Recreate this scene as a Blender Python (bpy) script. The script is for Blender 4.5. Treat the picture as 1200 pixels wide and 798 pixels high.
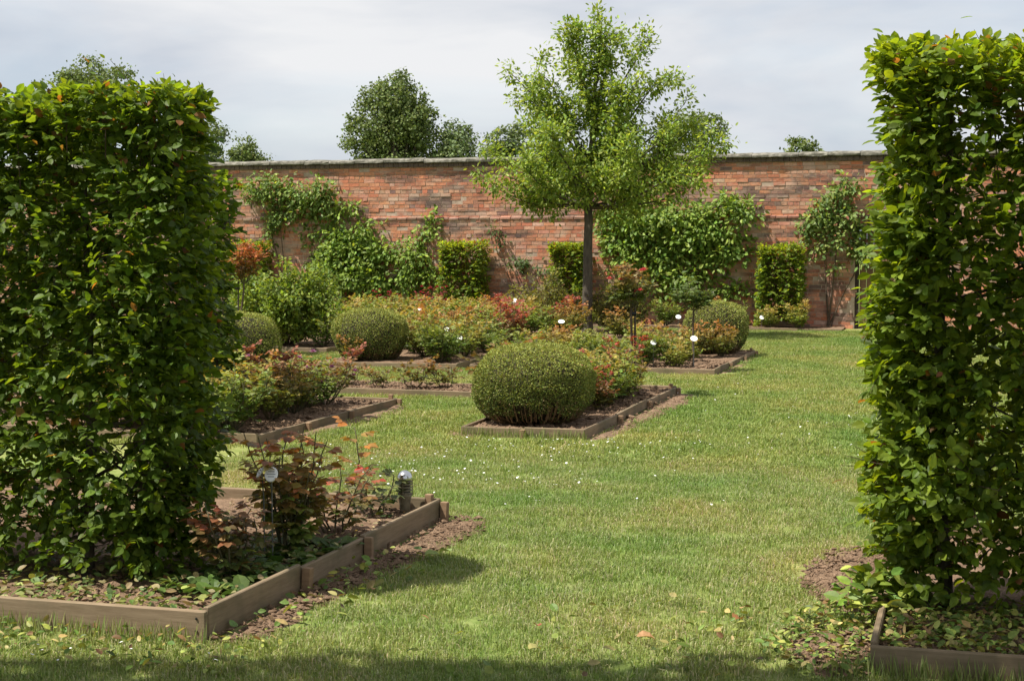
import bpy, math, random
import numpy as np
from mathutils import Matrix, Vector

for o in list(bpy.data.objects):
    bpy.data.objects.remove(o)
scene = bpy.context.scene
COL = scene.collection
R = math.radians
# The garden frame: X runs along the brick wall, +Y points at the wall, Z is up. Metres.

# ------------------------------------------------------------------ camera
cam_d = bpy.data.cameras.new('camera')
cam = bpy.data.objects.new('camera', cam_d)
COL.objects.link(cam)
cam.location = (0, 0, 1.6)
cam.rotation_euler = (R(90 - 3.56), 0, R(16.7))
cam_d.lens = 54
cam_d.sensor_width = 36
cam_d.clip_end = 3000
scene.camera = cam

# ------------------------------------------------------------------ sky and sun
SUN_EL = R(60)
SX, SY = 0.83, 0.56               # horizontal travel direction of the light
world = bpy.data.worlds.new('World')
scene.world = world
world.use_nodes = True
nt = world.node_tree
nt.nodes.clear()
out = nt.nodes.new('ShaderNodeOutputWorld')
bg = nt.nodes.new('ShaderNodeBackground')
bg.inputs['Strength'].default_value = 0.1
sky = nt.nodes.new('ShaderNodeTexSky')
sky.sky_type = 'NISHITA'
sky.sun_disc = False
sky.sun_elevation = SUN_EL
sky.sun_rotation = math.atan2(-SX, -SY)
tc = nt.nodes.new('ShaderNodeTexCoord')
mp = nt.nodes.new('ShaderNodeMapping')
mp.inputs['Scale'].default_value = (1.0, 1.0, 3.6)
mp.inputs['Location'].default_value = (0.35, 0.1, 0.0)
no1 = nt.nodes.new('ShaderNodeTexNoise')
no1.inputs['Scale'].default_value = 3.2
no1.inputs['Detail'].default_value = 9
no1.inputs['Roughness'].default_value = 0.55
no1.inputs['Distortion'].default_value = 0.5
no2 = nt.nodes.new('ShaderNodeTexNoise')
no2.inputs['Scale'].default_value = 3.4
no2.inputs['Detail'].default_value = 8
no2.inputs['Distortion'].default_value = 0.3
rp1 = nt.nodes.new('ShaderNodeValToRGB')
rp1.color_ramp.elements[0].position = 0.30
rp1.color_ramp.elements[0].color = (0.0, 0.0, 0.0, 1)
rp1.color_ramp.elements[1].position = 0.56
rp1.color_ramp.elements[1].color = (1, 1, 1, 1)
rp2 = nt.nodes.new('ShaderNodeValToRGB')      # cloud brightness, thin grey to white
rp2.color_ramp.elements[0].position = 0.38
rp2.color_ramp.elements[0].color = (0.60, 0.655, 0.745, 1)
rp2.color_ramp.elements[1].position = 0.62
rp2.color_ramp.elements[1].color = (0.93, 0.935, 0.95, 1)
scl = nt.nodes.new('ShaderNodeVectorMath')
scl.operation = 'SCALE'
scl.inputs['Scale'].default_value = 5.7
fa = nt.nodes.new('ShaderNodeMath')
fa.operation = 'MULTIPLY_ADD'
fa.inputs[1].default_value = 0.42
fa.inputs[2].default_value = 0.56
mx = nt.nodes.new('ShaderNodeMix')
mx.data_type = 'RGBA'
L = nt.links.new
L(tc.outputs['Generated'], mp.inputs['Vector'])
L(mp.outputs['Vector'], no1.inputs['Vector'])
L(mp.outputs['Vector'], no2.inputs['Vector'])
L(no1.outputs['Fac'], rp1.inputs['Fac'])
L(no2.outputs['Fac'], rp2.inputs['Fac'])
L(rp2.outputs['Color'], scl.inputs[0])
L(rp1.outputs['Color'], fa.inputs[0])
L(fa.outputs[0], mx.inputs['Factor'])
L(sky.outputs['Color'], mx.inputs['A'])
L(scl.outputs[0], mx.inputs['B'])
L(mx.outputs['Result'], bg.inputs['Color'])
L(bg.outputs['Background'], out.inputs['Surface'])

sd = bpy.data.lights.new('sun', 'SUN')
sd.energy = 5.0
sd.angle = R(0.53)
sd.color = (1.0, 0.95, 0.86)
sun = bpy.data.objects.new('sun', sd)
COL.objects.link(sun)
tv = Vector((SX * math.cos(SUN_EL), SY * math.cos(SUN_EL), -math.sin(SUN_EL)))
sun.rotation_euler = tv.to_track_quat('-Z', 'Y').to_euler()
sun.location = (-10, -8, 20)

vs = scene.view_settings
vs.view_transform = 'Standard'
vs.look = 'None'
vs.exposure = 0.72
vs.gamma = 1.0
vs.use_curve_mapping = False

# ------------------------------------------------------------------ small tools
rng = np.random.default_rng(7)


def nrm(a):
    return a / np.maximum(np.linalg.norm(a, axis=-1, keepdims=True), 1e-9)


class Noise:
    """smooth pseudo noise, about -1..1, from a handful of sines"""
    def __init__(self, seed, scale, n=7):
        r = np.random.default_rng(seed)
        self.k = nrm(r.normal(size=(n, 3))) * (scale * r.uniform(.6, 1.7, (n, 1)))
        self.p = r.uniform(0, 6.28, n)

    def __call__(self, P):
        return np.sin(P @ self.k.T + self.p).mean(-1) * 1.9


def link(o, parent=None):
    COL.objects.link(o)
    if parent is not None:
        o.parent = parent
    return o


def tag(o, label=None, cat=None, group=None, kind=None):
    if label: o['label'] = label
    if cat: o['category'] = cat
    if group: o['group'] = group
    if kind: o['kind'] = kind
    return o


def thing(name, loc, label, cat, group=None):
    o = bpy.data.objects.new(name, None)
    o.empty_display_size = .1
    link(o)
    o.location = loc
    return tag(o, label, cat, group)


def mesh_np(name, V, F, col=None, mat=None, smooth=False):
    """V (n,3); F list of faces or an int array (m,k); col (n,3) point colours"""
    me = bpy.data.meshes.new(name)
    V = np.asarray(V, np.float32)
    if isinstance(F, np.ndarray):
        m, k = F.shape
        loops = F.ravel()
        starts = np.arange(0, m * k, k)
    else:
        loops = np.fromiter((i for f in F for i in f), np.int32)
        ln = np.array([len(f) for f in F])
        starts = np.concatenate([[0], np.cumsum(ln)[:-1]]) if len(ln) else np.zeros(0)
        m = len(F)
    me.vertices.add(len(V))
    me.vertices.foreach_set('co', V.ravel())
    me.loops.add(len(loops))
    me.loops.foreach_set('vertex_index', np.asarray(loops, np.int32))
    me.polygons.add(m)
    me.polygons.foreach_set('loop_start', np.asarray(starts, np.int32))
    if col is not None:
        ca = me.color_attributes.new('Col', 'FLOAT_COLOR', 'POINT')
        c4 = np.ones((len(V), 4), np.float32)
        c4[:, :3] = col
        ca.data.foreach_set('color', c4.ravel())
    me.update(calc_edges=True)
    me.validate()
    me.polygons.foreach_set('use_smooth', np.full(m, bool(smooth)))
    if mat: me.materials.append(mat)
    return me


def obj(name, me, parent=None, kind=None, label=None):
    o = bpy.data.objects.new(name, me)
    link(o, parent)
    if kind: o['kind'] = kind
    if label: o['label'] = label
    return o


class Bag:
    """collects vertices, faces and colours for one mesh"""
    def __init__(self):
        self.V, self.F, self.C, self.n = [], [], [], 0

    def add(self, V, F, col=(.5, .5, .5)):
        V = np.asarray(V, float)
        self.V.append(V)
        for f in F:
            self.F.append(tuple(int(i) + self.n for i in f))
        c = np.asarray(col, float)
        self.C.append(np.broadcast_to(c, (len(V), 3)))
        self.n += len(V)
        return self

    def mesh(self, name, mat, smooth=False):
        return mesh_np(name, np.concatenate(self.V), self.F, np.concatenate(self.C), mat, smooth)


def box_vf(x0, x1, y0, y1, z0, z1):
    V = [(x0, y0, z0), (x1, y0, z0), (x1, y1, z0), (x0, y1, z0), (x0, y0, z1), (x1, y0, z1), (x1, y1, z1), (x0, y1, z1)]
    F = [(0, 3, 2, 1), (4, 5, 6, 7), (0, 1, 5, 4), (1, 2, 6, 5), (2, 3, 7, 6), (3, 0, 4, 7)]
    return np.array(V, float), F


def bevel_box(l, w, h, b):
    """box l x w x h about the origin's base centre, top and vertical edges chamfered"""
    V, F = [], []
    def ring(x, y, z, c):
        s = len(V)
        for px, py in ((x - c, -y), (x, -y + c), (x, y - c), (x - c, y), (-x + c, y), (-x, y - c), (-x, -y + c), (-x + c, -y)):
            V.append((px, py, z))
        return list(range(s, s + 8))
    a = ring(l / 2, w / 2, 0, b)
    m = ring(l / 2, w / 2, h - b, b)
    t = ring(l / 2 - b, w / 2 - b, h, b * .6)
    for p, q in ((a, m), (m, t)):
        for i in range(8):
            j = (i + 1) % 8
            F.append((p[i], p[j], q[j], q[i]))
    F.append(tuple(t))
    F.append(tuple(reversed(a)))
    return np.array(V, float), F


def tube(pts, rad, sides=6, cap=True):
    pts = np.asarray(pts, float)
    rad = np.broadcast_to(np.asarray(rad, float), (len(pts),))
    t = np.gradient(pts, axis=0)
    t = nrm(t)
    ref = np.array([0.31, 0.95, 0.05])
    V, F = [], []
    for i, p in enumerate(pts):
        a = nrm(np.cross(t[i], ref if abs(t[i] @ ref) < .95 else np.array([1., 0, 0])))
        b = np.cross(t[i], a)
        for k in range(sides):
            an = 2 * math.pi * k / sides
            V.append(p + rad[i] * (math.cos(an) * a + math.sin(an) * b))
    for i in range(len(pts) - 1):
        for k in range(sides):
            k2 = (k + 1) % sides
            F.append((i * sides + k, i * sides + k2, (i + 1) * sides + k2, (i + 1) * sides + k))
    if cap:
        F.append(tuple(range((len(pts) - 1) * sides, len(pts) * sides)))
    return np.array(V), F


def lathe(prof, n=20):
    V, F = [], []
    for r, z in prof:
        for k in range(n):
            a = 2 * math.pi * k / n
            V.append((r * math.cos(a), r * math.sin(a), z))
    for i in range(len(prof) - 1):
        for k in range(n):
            k2 = (k + 1) % n
            F.append((i * n + k, i * n + k2, (i + 1) * n + k2, (i + 1) * n + k))
    F.append(tuple(range((len(prof) - 1) * n, len(prof) * n)))
    return np.array(V), F


# ---- leaves: template rows are (along, across, height)
T_OVATE = (np.array([(0, 0, 0), (.35, 0, -.02), (.7, 0, -.10), (1, 0, -.32),
                     (.15, .66, .12), (.42, 1, .17), (.76, .66, .0),
                     (.15, -.66, .12), (.42, -1, .17), (.76, -.66, .0)], float),
           np.array([(0, 4, 1), (4, 5, 1), (1, 5, 2), (5, 6, 2), (2, 6, 3),
                     (0, 1, 7), (7, 1, 8), (1, 2, 8), (8, 2, 9), (2, 3, 9)]))
T_SIX = (np.array([(0, 0, 0), (1, 0, -.2), (.3, .9, .14), (.7, .75, .05), (.3, -.9, .14), (.7, -.75, .05)], float),
         np.array([(0, 2, 1), (2, 3, 1), (0, 1, 4), (4, 1, 5)]))
T_RHOMB = (np.array([(0, 0, 0), (.45, 1, .15), (1, 0, -.1), (.45, -1, .15)], float),
           np.array([(0, 1, 2), (0, 2, 3)]))


def leaf_arrays(P, D, N, Ln, Wd, C, T):
    D = nrm(D)
    S = np.cross(N, D)
    bad = np.linalg.norm(S, axis=1) < 1e-3
    S[bad] = np.cross(D[bad], np.array([.3, .2, .9]))
    S = nrm(S)
    N2 = np.cross(D, S)
    tv_, tf = T
    n = len(P)
    Ln = np.broadcast_to(Ln, (n,))
    Wd = np.broadcast_to(Wd, (n,))
    V = (P[:, None] + tv_[None, :, 0:1] * (Ln[:, None] * D)[:, None] + tv_[None, :, 1:2] * (Wd[:, None] * S)[:, None]
         + tv_[None, :, 2:3] * (Wd[:, None] * N2)[:, None])
    F = tf[None] + (np.arange(n) * len(tv_))[:, None, None]
    Cc = np.repeat(C, len(tv_), axis=0)
    return V.reshape(-1, 3), F.reshape(-1, 3), Cc


def leaf_mesh(name, P, D, N, Ln, Wd, C, T, mat):
    V, F, Cc = leaf_arrays(P, D, N, Ln, Wd, C, T)
    return mesh_np(name, V, F, Cc, mat)


def mixc(a, b, t):
    return np.asarray(a)[None] * (1 - t[:, None]) + np.asarray(b)[None] * t[:, None]


def vary(r, C, s=.25, hue=.12):
    n = len(C)
    k = np.exp(r.normal(0, s, (n, 1)))
    h = 1 + r.normal(0, hue, (n, 3)) * np.array([1, .5, .8])
    return np.clip(C * k * h, .004, .9)


# ------------------------------------------------------------------ materials
def newmat(name):
    m = bpy.data.materials.new(name)
    m.use_nodes = True
    t = m.node_tree
    b = t.nodes['Principled BSDF']
    return m, t, b


def nnoise(t, scale, detail=4, rough=.55, vec=None, coord='Object'):
    n = t.nodes.new('ShaderNodeTexNoise')
    n.inputs['Scale'].default_value = scale
    n.inputs['Detail'].default_value = detail
    n.inputs['Roughness'].default_value = rough
    if vec is None:
        c = t.nodes.new('ShaderNodeTexCoord')
        vec = c.outputs[coord]
    t.links.new(vec, n.inputs['Vector'])
    return n


def gpos(t):
    g = t.nodes.new('ShaderNodeNewGeometry')
    return g.outputs['Position']


def ramp(t, fac, stops):
    r = t.nodes.new('ShaderNodeValToRGB')
    e = r.color_ramp.elements
    e[0].position, e[0].color = stops[0][0], (*stops[0][1], 1)
    e[1].position, e[1].color = stops[-1][0], (*stops[-1][1], 1)
    for p, c in stops[1:-1]:
        q = e.new(p)
        q.color = (*c, 1)
    t.links.new(fac, r.inputs['Fac'])
    return r.outputs['Color']


def rgbmix(t, a, b, fac, mode='MIX'):
    m = t.nodes.new('ShaderNodeMix')
    m.data_type = 'RGBA'
    m.blend_type = mode
    for s, v in (('A', a), ('B', b)):
        if hasattr(v, 'is_linked') or hasattr(v, 'links'):
            t.links.new(v, m.inputs[s])
        else:
            m.inputs[s].default_value = (*v, 1)
    if hasattr(fac, 'links'):
        t.links.new(fac, m.inputs['Factor'])
    else:
        m.inputs['Factor'].default_value = fac
    return m.outputs['Result']


def bump(t, b, h, strength, dist):
    n = t.nodes.new('ShaderNodeBump')
    n.inputs['Strength'].default_value = strength
    n.inputs['Distance'].default_value = dist
    t.links.new(h, n.inputs['Height'])
    t.links.new(n.outputs['Normal'], b.inputs['Normal'])


def leaf_material(name, rough=.45, trans=.35, spec=.4, blotch=14, tint=(1.25, 1.2, .6)):
    m, t, b = newmat(name)
    at = t.nodes.new('ShaderNodeAttribute')
    at.attribute_name = 'Col'
    nz = nnoise(t, blotch, 4, .6, gpos(t))
    k = ramp(t, nz.outputs['Fac'], [(.3, (.72, .76, .7)), (.7, (1.2, 1.16, 1.15))])
    c = rgbmix(t, at.outputs['Color'], k, 1.0, 'MULTIPLY')
    t.links.new(c, b.inputs['Base Color'])
    b.inputs['Roughness'].default_value = rough
    b.inputs['Specular IOR Level'].default_value = spec
    tr = t.nodes.new('ShaderNodeBsdfTranslucent')
    c2 = rgbmix(t, c, tint, 1.0, 'MULTIPLY')
    t.links.new(c2, tr.inputs['Color'])
    ms = t.nodes.new('ShaderNodeMixShader')
    ms.inputs[0].default_value = trans
    t.links.new(b.outputs[0], ms.inputs[1])
    t.links.new(tr.outputs[0], ms.inputs[2])
    t.links.new(ms.outputs[0], t.nodes['Material Output'].inputs['Surface'])
    return m


M_HEDGE = leaf_material('hedge_leaf', .5, .5, .25, 30, (2.1, 1.8, .45))
M_ROSE = leaf_material('rose_leaf', .5, .36, .3, 40, (1.5, 1.35, .6))
M_CLIMB = leaf_material('climber_leaf', .5, .38, .28, 20, (1.6, 1.5, .55))
M_BOX = leaf_material('box_leaf', .7, .25, .15, 60, (1.4, 1.35, .6))
M_FAR = leaf_material('far_tree_leaf', .6, .25, .2, 1.2, (1.3, 1.3, .6))
M_LITTER = leaf_material('litter_leaf', .55, .2, .3, 50, (1.3, 1.2, .6))


def bark_material(name, c0, c1, sc=30):
    m, t, b = newmat(name)
    mp_ = t.nodes.new('ShaderNodeMapping')
    mp_.inputs['Scale'].default_value = (1, 1, .25)
    t.links.new(gpos(t), mp_.inputs['Vector'])
    n = nnoise(t, sc, 6, .65, mp_.outputs['Vector'])
    t.links.new(ramp(t, n.outputs['Fac'], [(.3, c0), (.7, c1)]), b.inputs['Base Color'])
    b.inputs['Roughness'].default_value = .85
    bump(t, b, n.outputs['Fac'], .6, .01)
    return m


M_BARK = bark_material('bark', (.035, .027, .018), (.11, .088, .062))
M_TWIG = bark_material('twig', (.05, .033, .02), (.13, .09, .055), 60)
M_STEM = bark_material('rose_stem', (.05, .06, .022), (.12, .09, .045), 70)
M_TANTWIG = bark_material('box_twig', (.10, .065, .03), (.24, .16, .08), 60)


def wood_material(name, c0, c1, moss=(.09, .085, .045)):
    m, t, b = newmat(name)
    c = t.nodes.new('ShaderNodeTexCoord')
    mp_ = t.nodes.new('ShaderNodeMapping')
    mp_.inputs['Scale'].default_value = (1.2, 14, 14)
    t.links.new(c.outputs['Object'], mp_.inputs['Vector'])
    n = nnoise(t, 3.0, 8, .7, mp_.outputs['Vector'])
    g = ramp(t, n.outputs['Fac'], [(.28, c0), (.5, tuple((np.array(c0) + np.array(c1)) / 2)), (.72, c1)])
    n2 = nnoise(t, 3.5, 5, .6, gpos(t))
    f = ramp(t, n2.outputs['Fac'], [(.48, (0, 0, 0)), (.72, (.7, .7, .7))])
    t.links.new(rgbmix(t, g, moss, f), b.inputs['Base Color'])
    b.inputs['Roughness'].default_value = .8
    b.inputs['Specular IOR Level'].default_value = .25
    bump(t, b, n.outputs['Fac'], .5, .004)
    return m


M_WOOD = wood_material('bed_board', (.145, .10, .058), (.275, .205, .13))
M_PEG = wood_material('peg_wood', (.19, .115, .065), (.32, .21, .125), (.16, .11, .06))
M_DOOR = wood_material('door_wood', (.16, .09, .05), (.27, .16, .09), (.12, .08, .05))
M_DARKWOOD = wood_material('door_frame_wood', (.03, .02, .015), (.06, .04, .03), (.03, .03, .02))


def soil_material(name):
    m, t, b = newmat(name)
    p = gpos(t)
    n = nnoise(t, 9, 8, .7, p)
    n2 = nnoise(t, 70, 5, .7, p)
    c = ramp(t, n.outputs['Fac'], [(.3, (.125, .08, .05)), (.55, (.235, .158, .103)), (.75, (.35, .245, .165))])
    k = ramp(t, n2.outputs['Fac'], [(.3, (.65, .65, .65)), (.7, (1.25, 1.22, 1.2))])
    t.links.new(rgbmix(t, c, k, 1, 'MULTIPLY'), b.inputs['Base Color'])
    b.inputs['Roughness'].default_value = .95
    b.inputs['Specular IOR Level'].default_value = .1
    bump(t, b, n2.outputs['Fac'], .8, .02)
    return m


M_SOIL = soil_material('soil')


def brick_material():
    m, t, b = newmat('old_brick')
    p = gpos(t)
    at = t.nodes.new('ShaderNodeAttribute')
    at.attribute_name = 'Col'
    n = nnoise(t, 24, 6, .7, p)
    k = ramp(t, n.outputs['Fac'], [(.25, (.62, .6, .6)), (.5, (1, 1, 1)), (.78, (1.3, 1.27, 1.22))])
    c = rgbmix(t, at.outputs['Color'], k, 1, 'MULTIPLY')
    # lime bloom and soot stains that belong to the old wall itself
    mp_ = t.nodes.new('ShaderNodeMapping')
    mp_.inputs['Scale'].default_value = (1, 1, 2.2)
    t.links.new(p, mp_.inputs['Vector'])
    n2 = nnoise(t, 1.3, 7, .68, mp_.outputs['Vector'])
    f = ramp(t, n2.outputs['Fac'], [(.50, (0, 0, 0)), (.61, (.62, .62, .62))])
    c = rgbmix(t, c, (.46, .35, .265), f)
    mp2 = t.nodes.new('ShaderNodeMapping')
    mp2.inputs['Scale'].default_value = (.55, 1, 2.6)
    mp2.inputs['Location'].default_value = (4.1, 0, 7.7)
    t.links.new(p, mp2.inputs['Vector'])
    n3 = nnoise(t, 1.0, 8, .72, mp2.outputs['Vector'])
    f3 = ramp(t, n3.outputs['Fac'], [(.49, (0, 0, 0)), (.60, (.75, .75, .75))])
    c = rgbmix(t, c, (.085, .062, .055), f3)
    t.links.new(c, b.inputs['Base Color'])
    b.inputs['Roughness'].default_value = .9
    b.inputs['Specular IOR Level'].default_value = .2
    bump(t, b, n.outputs['Fac'], .6, .006)
    return m


M_BRICK = brick_material()


def simple_noise_mat(name, stops, sc, rough=.9, bs=.5, bd=.01, metal=0.0):
    m, t, b = newmat(name)
    n = nnoise(t, sc, 7, .65, gpos(t))
    t.links.new(ramp(t, n.outputs['Fac'], stops), b.inputs['Base Color'])
    b.inputs['Roughness'].default_value = rough
    b.inputs['Metallic'].default_value = metal
    b.inputs['Specular IOR Level'].default_value = .3
    if bs: bump(t, b, n.outputs['Fac'], bs, bd)
    return m


M_MORTAR = simple_noise_mat('mortar', [(.3, (.26, .185, .135)), (.55, (.43, .33, .25)), (.75, (.54, .44, .345))], 6)
M_COPING = simple_noise_mat('coping_stone', [(.32, (.055, .052, .038)), (.5, (.15, .14, .11)), (.70, (.30, .28, .235))], 9)
M_DARKBRICK = simple_noise_mat('dark_brick', [(.3, (.06, .045, .038)), (.6, (.14, .10, .075)), (.8, (.24, .17, .12))], 7)
M_STEEL = simple_noise_mat('brushed_steel', [(.3, (.5, .5, .5)), (.7, (.68, .68, .67))], 60, .22, .1, .001, 1.0)
M_POST = simple_noise_mat('weathered_post', [(.3, (.11, .095, .055)), (.7, (.21, .185, .12))], 40, .6)
M_LENS = simple_noise_mat('dark_lens', [(.3, (.012, .012, .010)), (.7, (.03, .03, .025))], 20, .15, 0)
M_PLATE = simple_noise_mat('label_plate', [(.3, (.72, .72, .70)), (.7, (.82, .82, .8))], 40, .35, 0)
M_INK = simple_noise_mat('label_ink', [(.3, (.16, .16, .17)), (.7, (.25, .25, .26))], 40, .6, 0)
M_STAKE = simple_noise_mat('label_stake', [(.3, (.10, .10, .10)), (.7, (.2, .2, .2))], 40, .5, 0, .01, .6)
M_PETALW = simple_noise_mat('daisy_petal', [(.3, (.74, .74, .72)), (.7, (.84, .84, .82))], 40, .6, 0)
M_PETAL = leaf_material('rose_petal', .5, .4, .2, 40, (1.2, .9, .9))
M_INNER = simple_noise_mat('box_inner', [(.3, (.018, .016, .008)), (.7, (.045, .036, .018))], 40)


def lawn_material(name, blade):
    m, t, b = newmat(name)
    p = gpos(t)
    n = nnoise(t, .9, 6, .6, p)
    n2 = nnoise(t, 7, 6, .65, p)
    n3 = nnoise(t, .22, 3, .5, p)
    if blade:
        at = t.nodes.new('ShaderNodeAttribute')
        at.attribute_name = 'Col'
        base = at.outputs['Color']
    else:
        base = ramp(t, n2.outputs['Fac'], [(.3, (.13, .165, .042)), (.7, (.21, .245, .075))])
    k = ramp(t, n.outputs['Fac'], [(.32, (.74, .90, .74)), (.5, (1, 1, 1)), (.68, (1.25, 1.06, 1.2))])
    c = rgbmix(t, base, k, 1, 'MULTIPLY')
    f = ramp(t, n2.outputs['Fac'], [(.5, (0, 0, 0)), (.78, (.42, .42, .42))])
    c = rgbmix(t, c, (.40, .36, .19), f)           # dry straw in the sward
    k3 = ramp(t, n3.outputs['Fac'], [(.38, (.82, .95, .82)), (.62, (1.14, 1.05, 1.08))])
    c = rgbmix(t, c, k3, 1, 'MULTIPLY')
    t.links.new(c, b.inputs['Base Color'])
    b.inputs['Roughness'].default_value = .55 if blade else .95
    b.inputs['Specular IOR Level'].default_value = .3 if blade else .1
    if blade:
        tr = t.nodes.new('ShaderNodeBsdfTranslucent')
        t.links.new(rgbmix(t, c, (1.2, 1.2, .7), 1, 'MULTIPLY'), tr.inputs['Color'])
        ms = t.nodes.new('ShaderNodeMixShader')
        ms.inputs[0].default_value = .3
        t.links.new(b.outputs[0], ms.inputs[1])
        t.links.new(tr.outputs[0], ms.inputs[2])
        t.links.new(ms.outputs[0], t.nodes['Material Output'].inputs['Surface'])
    else:
        bump(t, b, n2.outputs['Fac'], .7, .03)
    return m


M_LAWN = lawn_material('lawn', False)
M_BLADE = lawn_material('grass_blade', True)

# ------------------------------------------------------------------ ground sheet
V = [(-1500, -1500, 0), (1500, -1500, 0), (1500, 1500, 0), (-1500, 1500, 0)]
lawn = obj('lawn', mesh_np('lawn', V, [(0, 1, 2, 3)], None, M_LAWN))
tag(lawn, kind='structure')

# ------------------------------------------------------------------ brick wall
WY, WTOP, LEDGE = 30.0, 3.27, 2.15
WX0, WX1 = -23.0, 5.0
DX0, DX1, DZ = -2.16, -1.22, 1.95
wall = thing('brick_wall', (0, WY, 0), 'long old red brick garden wall with pale stone coping behind the roses', 'wall')
bg_ = Bag()
TH = .05        # the lower half of the wall is this much thicker
for x0, x1, z0, z1, y in ((WX0, DX0, 0, LEDGE - .02, -TH), (DX1, WX1, 0, LEDGE - .02, -TH), (DX0, DX1, DZ, LEDGE - .02, -TH), (WX0, WX1, LEDGE - .02, WTOP, 0)):
    bg_.add(*box_vf(x0, x1, y, .42, z0, z1))
obj('wall_core', bg_.mesh('wall_core', M_MORTAR), wall)
pal = np.array([(.44, .18, .10), (.46, .21, .122), (.41, .155, .09), (.45, .24, .158), (.35, .16, .108), (.20, .12, .098), (.46, .29, .21), (.41, .21, .143)])
pal = pal * 1.1
pw = np.array([.22, .2, .14, .13, .1, .06, .07, .08])
wn = Noise(3, 1.1)
wn2 = Noise(5, .7)
bricks = []
nc = int(WTOP / .076)
r = np.random.default_rng(11)
for c in range(nc):
    z0 = c * .076 + .004
    low = z0 + .05 < LEDGE - .02
    x = WX0 + (.11 if c % 2 else 0) + r.uniform(0, .02)
    while x < WX1 - .2:
        head = (c % 4 == 3) or r.random() < .12
        l = (.105 if head else .218) + r.normal(0, .003)
        xc = x + l / 2
        inside = DX0 - .05 < xc < DX1 + .05 and z0 < DZ + .02
        if not inside:
            q = np.array([[xc, z0 * 1.6, 0]])
            v = wn(q)[0]
            p_ = pw.copy()
            if not low and 2.2 < z0 < 2.72 and v > -.25: p_ = p_ * np.array([.5, .5, .8, .7, 2.5, 8, .6, 1.2])
            if z0 > 2.72 and wn2(q)[0] > -.3: p_ = p_ * np.array([2.5, 2, 2, 1, .7, .3, .6, .6])
            if low: p_ = p_ * np.array([.9, 1.2, .8, 1.5, .9, .8, 1.9, 1.5])
            k = r.choice(8, p=p_ / p_.sum())
            proud = .0035 + abs(r.normal(0, .004)) + (.010 if r.random() < .03 else 0)
            if r.random() < .035: proud = -.004
            bricks.append((xc, z0, l, proud + (TH if low else 0), k, r.random()))
        x += l + .011
camxy = np.array([0, 0])
hide = [(-15.2, -10.3, 0, 3.2), (-10.6, -9.2, 0, 1.8), (-8.3, -7.2, 0, 1.7), (-7.4, -3.9, 0, 2.6), (-4.1, -3.0, 0, 1.7), (-3.4, -1.5, 0, 2.9), (-8.5, -4.0, 1.9, 3.4), (-9.5, -6, 0, .8)]
def vis(b):
    return -15.2 < b[0] < -2.05 and not any(h[0] < b[0] < h[1] and h[2] < b[1] < h[3] for h in hide) and b[2] > .15
cand = sorted([i for i, b in enumerate(bricks) if vis(b)], key=lambda i: bricks[i][0] ** 2 + 900)
single = set(cand[:300])
bb = Bag()
bm_cache = {}
def brick_geo(l, j):
    V_, F_ = box_vf(-l / 2, l / 2, -.012, .06, 0, .065)
    V_ = V_ + j
    return V_, [F_[0], F_[1], F_[2], F_[3], F_[5]]
for i, (xc, z0, l, pr, k, u) in enumerate(bricks):
    if i in single:
        key = (k, int(u * 3))
        if key not in bm_cache:
            V_, F_ = brick_geo(.218, r.normal(0, 1, (8, 3)) * np.array([.002, .0007, .0018]))
            cc = vary(r, pal[k][None], .12, .05)
            bm_cache[key] = mesh_np('brick', V_, F_, np.repeat(cc, 8, 0), M_BRICK)
        o = obj('brick', bm_cache[key], wall)
        o.location = (xc, .012 - pr, z0)
        o.scale.x = l / .218
    else:
        V_, F_ = brick_geo(l, r.normal(0, 1, (8, 3)) * np.array([.002, .0007, .0018]))
        bb.add(V_ + np.array([xc, .012 - pr, z0]), F_, vary(r, pal[k][None], .09, .04)[0])
obj('brickwork', bb.mesh('brickwork', M_BRICK), wall, 'stuff')
# projecting ledge of worn bricks where the wall gets thinner
x = WX0
while x < WX1:
    l = .222 + r.normal(0, .004)
    V_, F_ = bevel_box(l - .008, .16 + r.uniform(-.01, .015), .05 + r.uniform(-.008, .006), .012)
    m_ = mesh_np('ledge_brick', V_, F_, np.repeat(vary(r, np.array([[.3, .16, .11]]), .2, .06), len(V_), 0), M_BRICK)
    if -16 < x < -1.2:
        o = obj('ledge_brick', m_, wall)
        o.location = (x + l / 2, -TH + .055, LEDGE - .028 + r.normal(0, .003))
        o.rotation_euler = (R(r.normal(5, 2)), 0, 0)
    x += l
# dark oversailing course under the coping, then the coping stones
x = WX0
ov = Bag()
while x < WX1:
    l = .11
    V_, F_ = box_vf(x + .004, x + l - .004, -.035 - r.uniform(0, .012), .42, WTOP - .07, WTOP + .012)
    ov.add(V_, F_, (.2, .12, .09))
    x += l
obj('oversailing_course', ov.mesh('oversailing_course', M_DARKBRICK), wall, 'stuff')
x = WX0
while x < WX1:
    l = r.uniform(.55, .95)
    prof = [(-.09, .013), (-.098, .03), (-.094, .062), (-.06, .085), (.12, .115), (.36, .10), (.46, .07), (.46, .013)]
    n_ = len(prof)
    Vc = []
    xs = [-l / 2 + .004, -l / 4, 0, l / 4, l / 2 - .004]
    for xx in xs:
        for (py, pz) in prof:
            Vc.append((xx, py + r.normal(0, .004), pz + r.normal(0, .004)))
    Fc = []
    for a in range(len(xs) - 1):
        for q in range(n_):
            q2 = (q + 1) % n_
            Fc.append((a * n_ + q, a * n_ + q2, (a + 1) * n_ + q2, (a + 1) * n_ + q))
    Fc += [tuple(range(n_)), tuple(reversed(range((len(xs) - 1) * n_, len(xs) * n_)))]
    o = obj('coping_stone', mesh_np('coping_stone', Vc, Fc, None, M_COPING), wall)
    o.location = (x + l / 2, 0, WTOP + r.normal(0, .004))
    x += l
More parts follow.
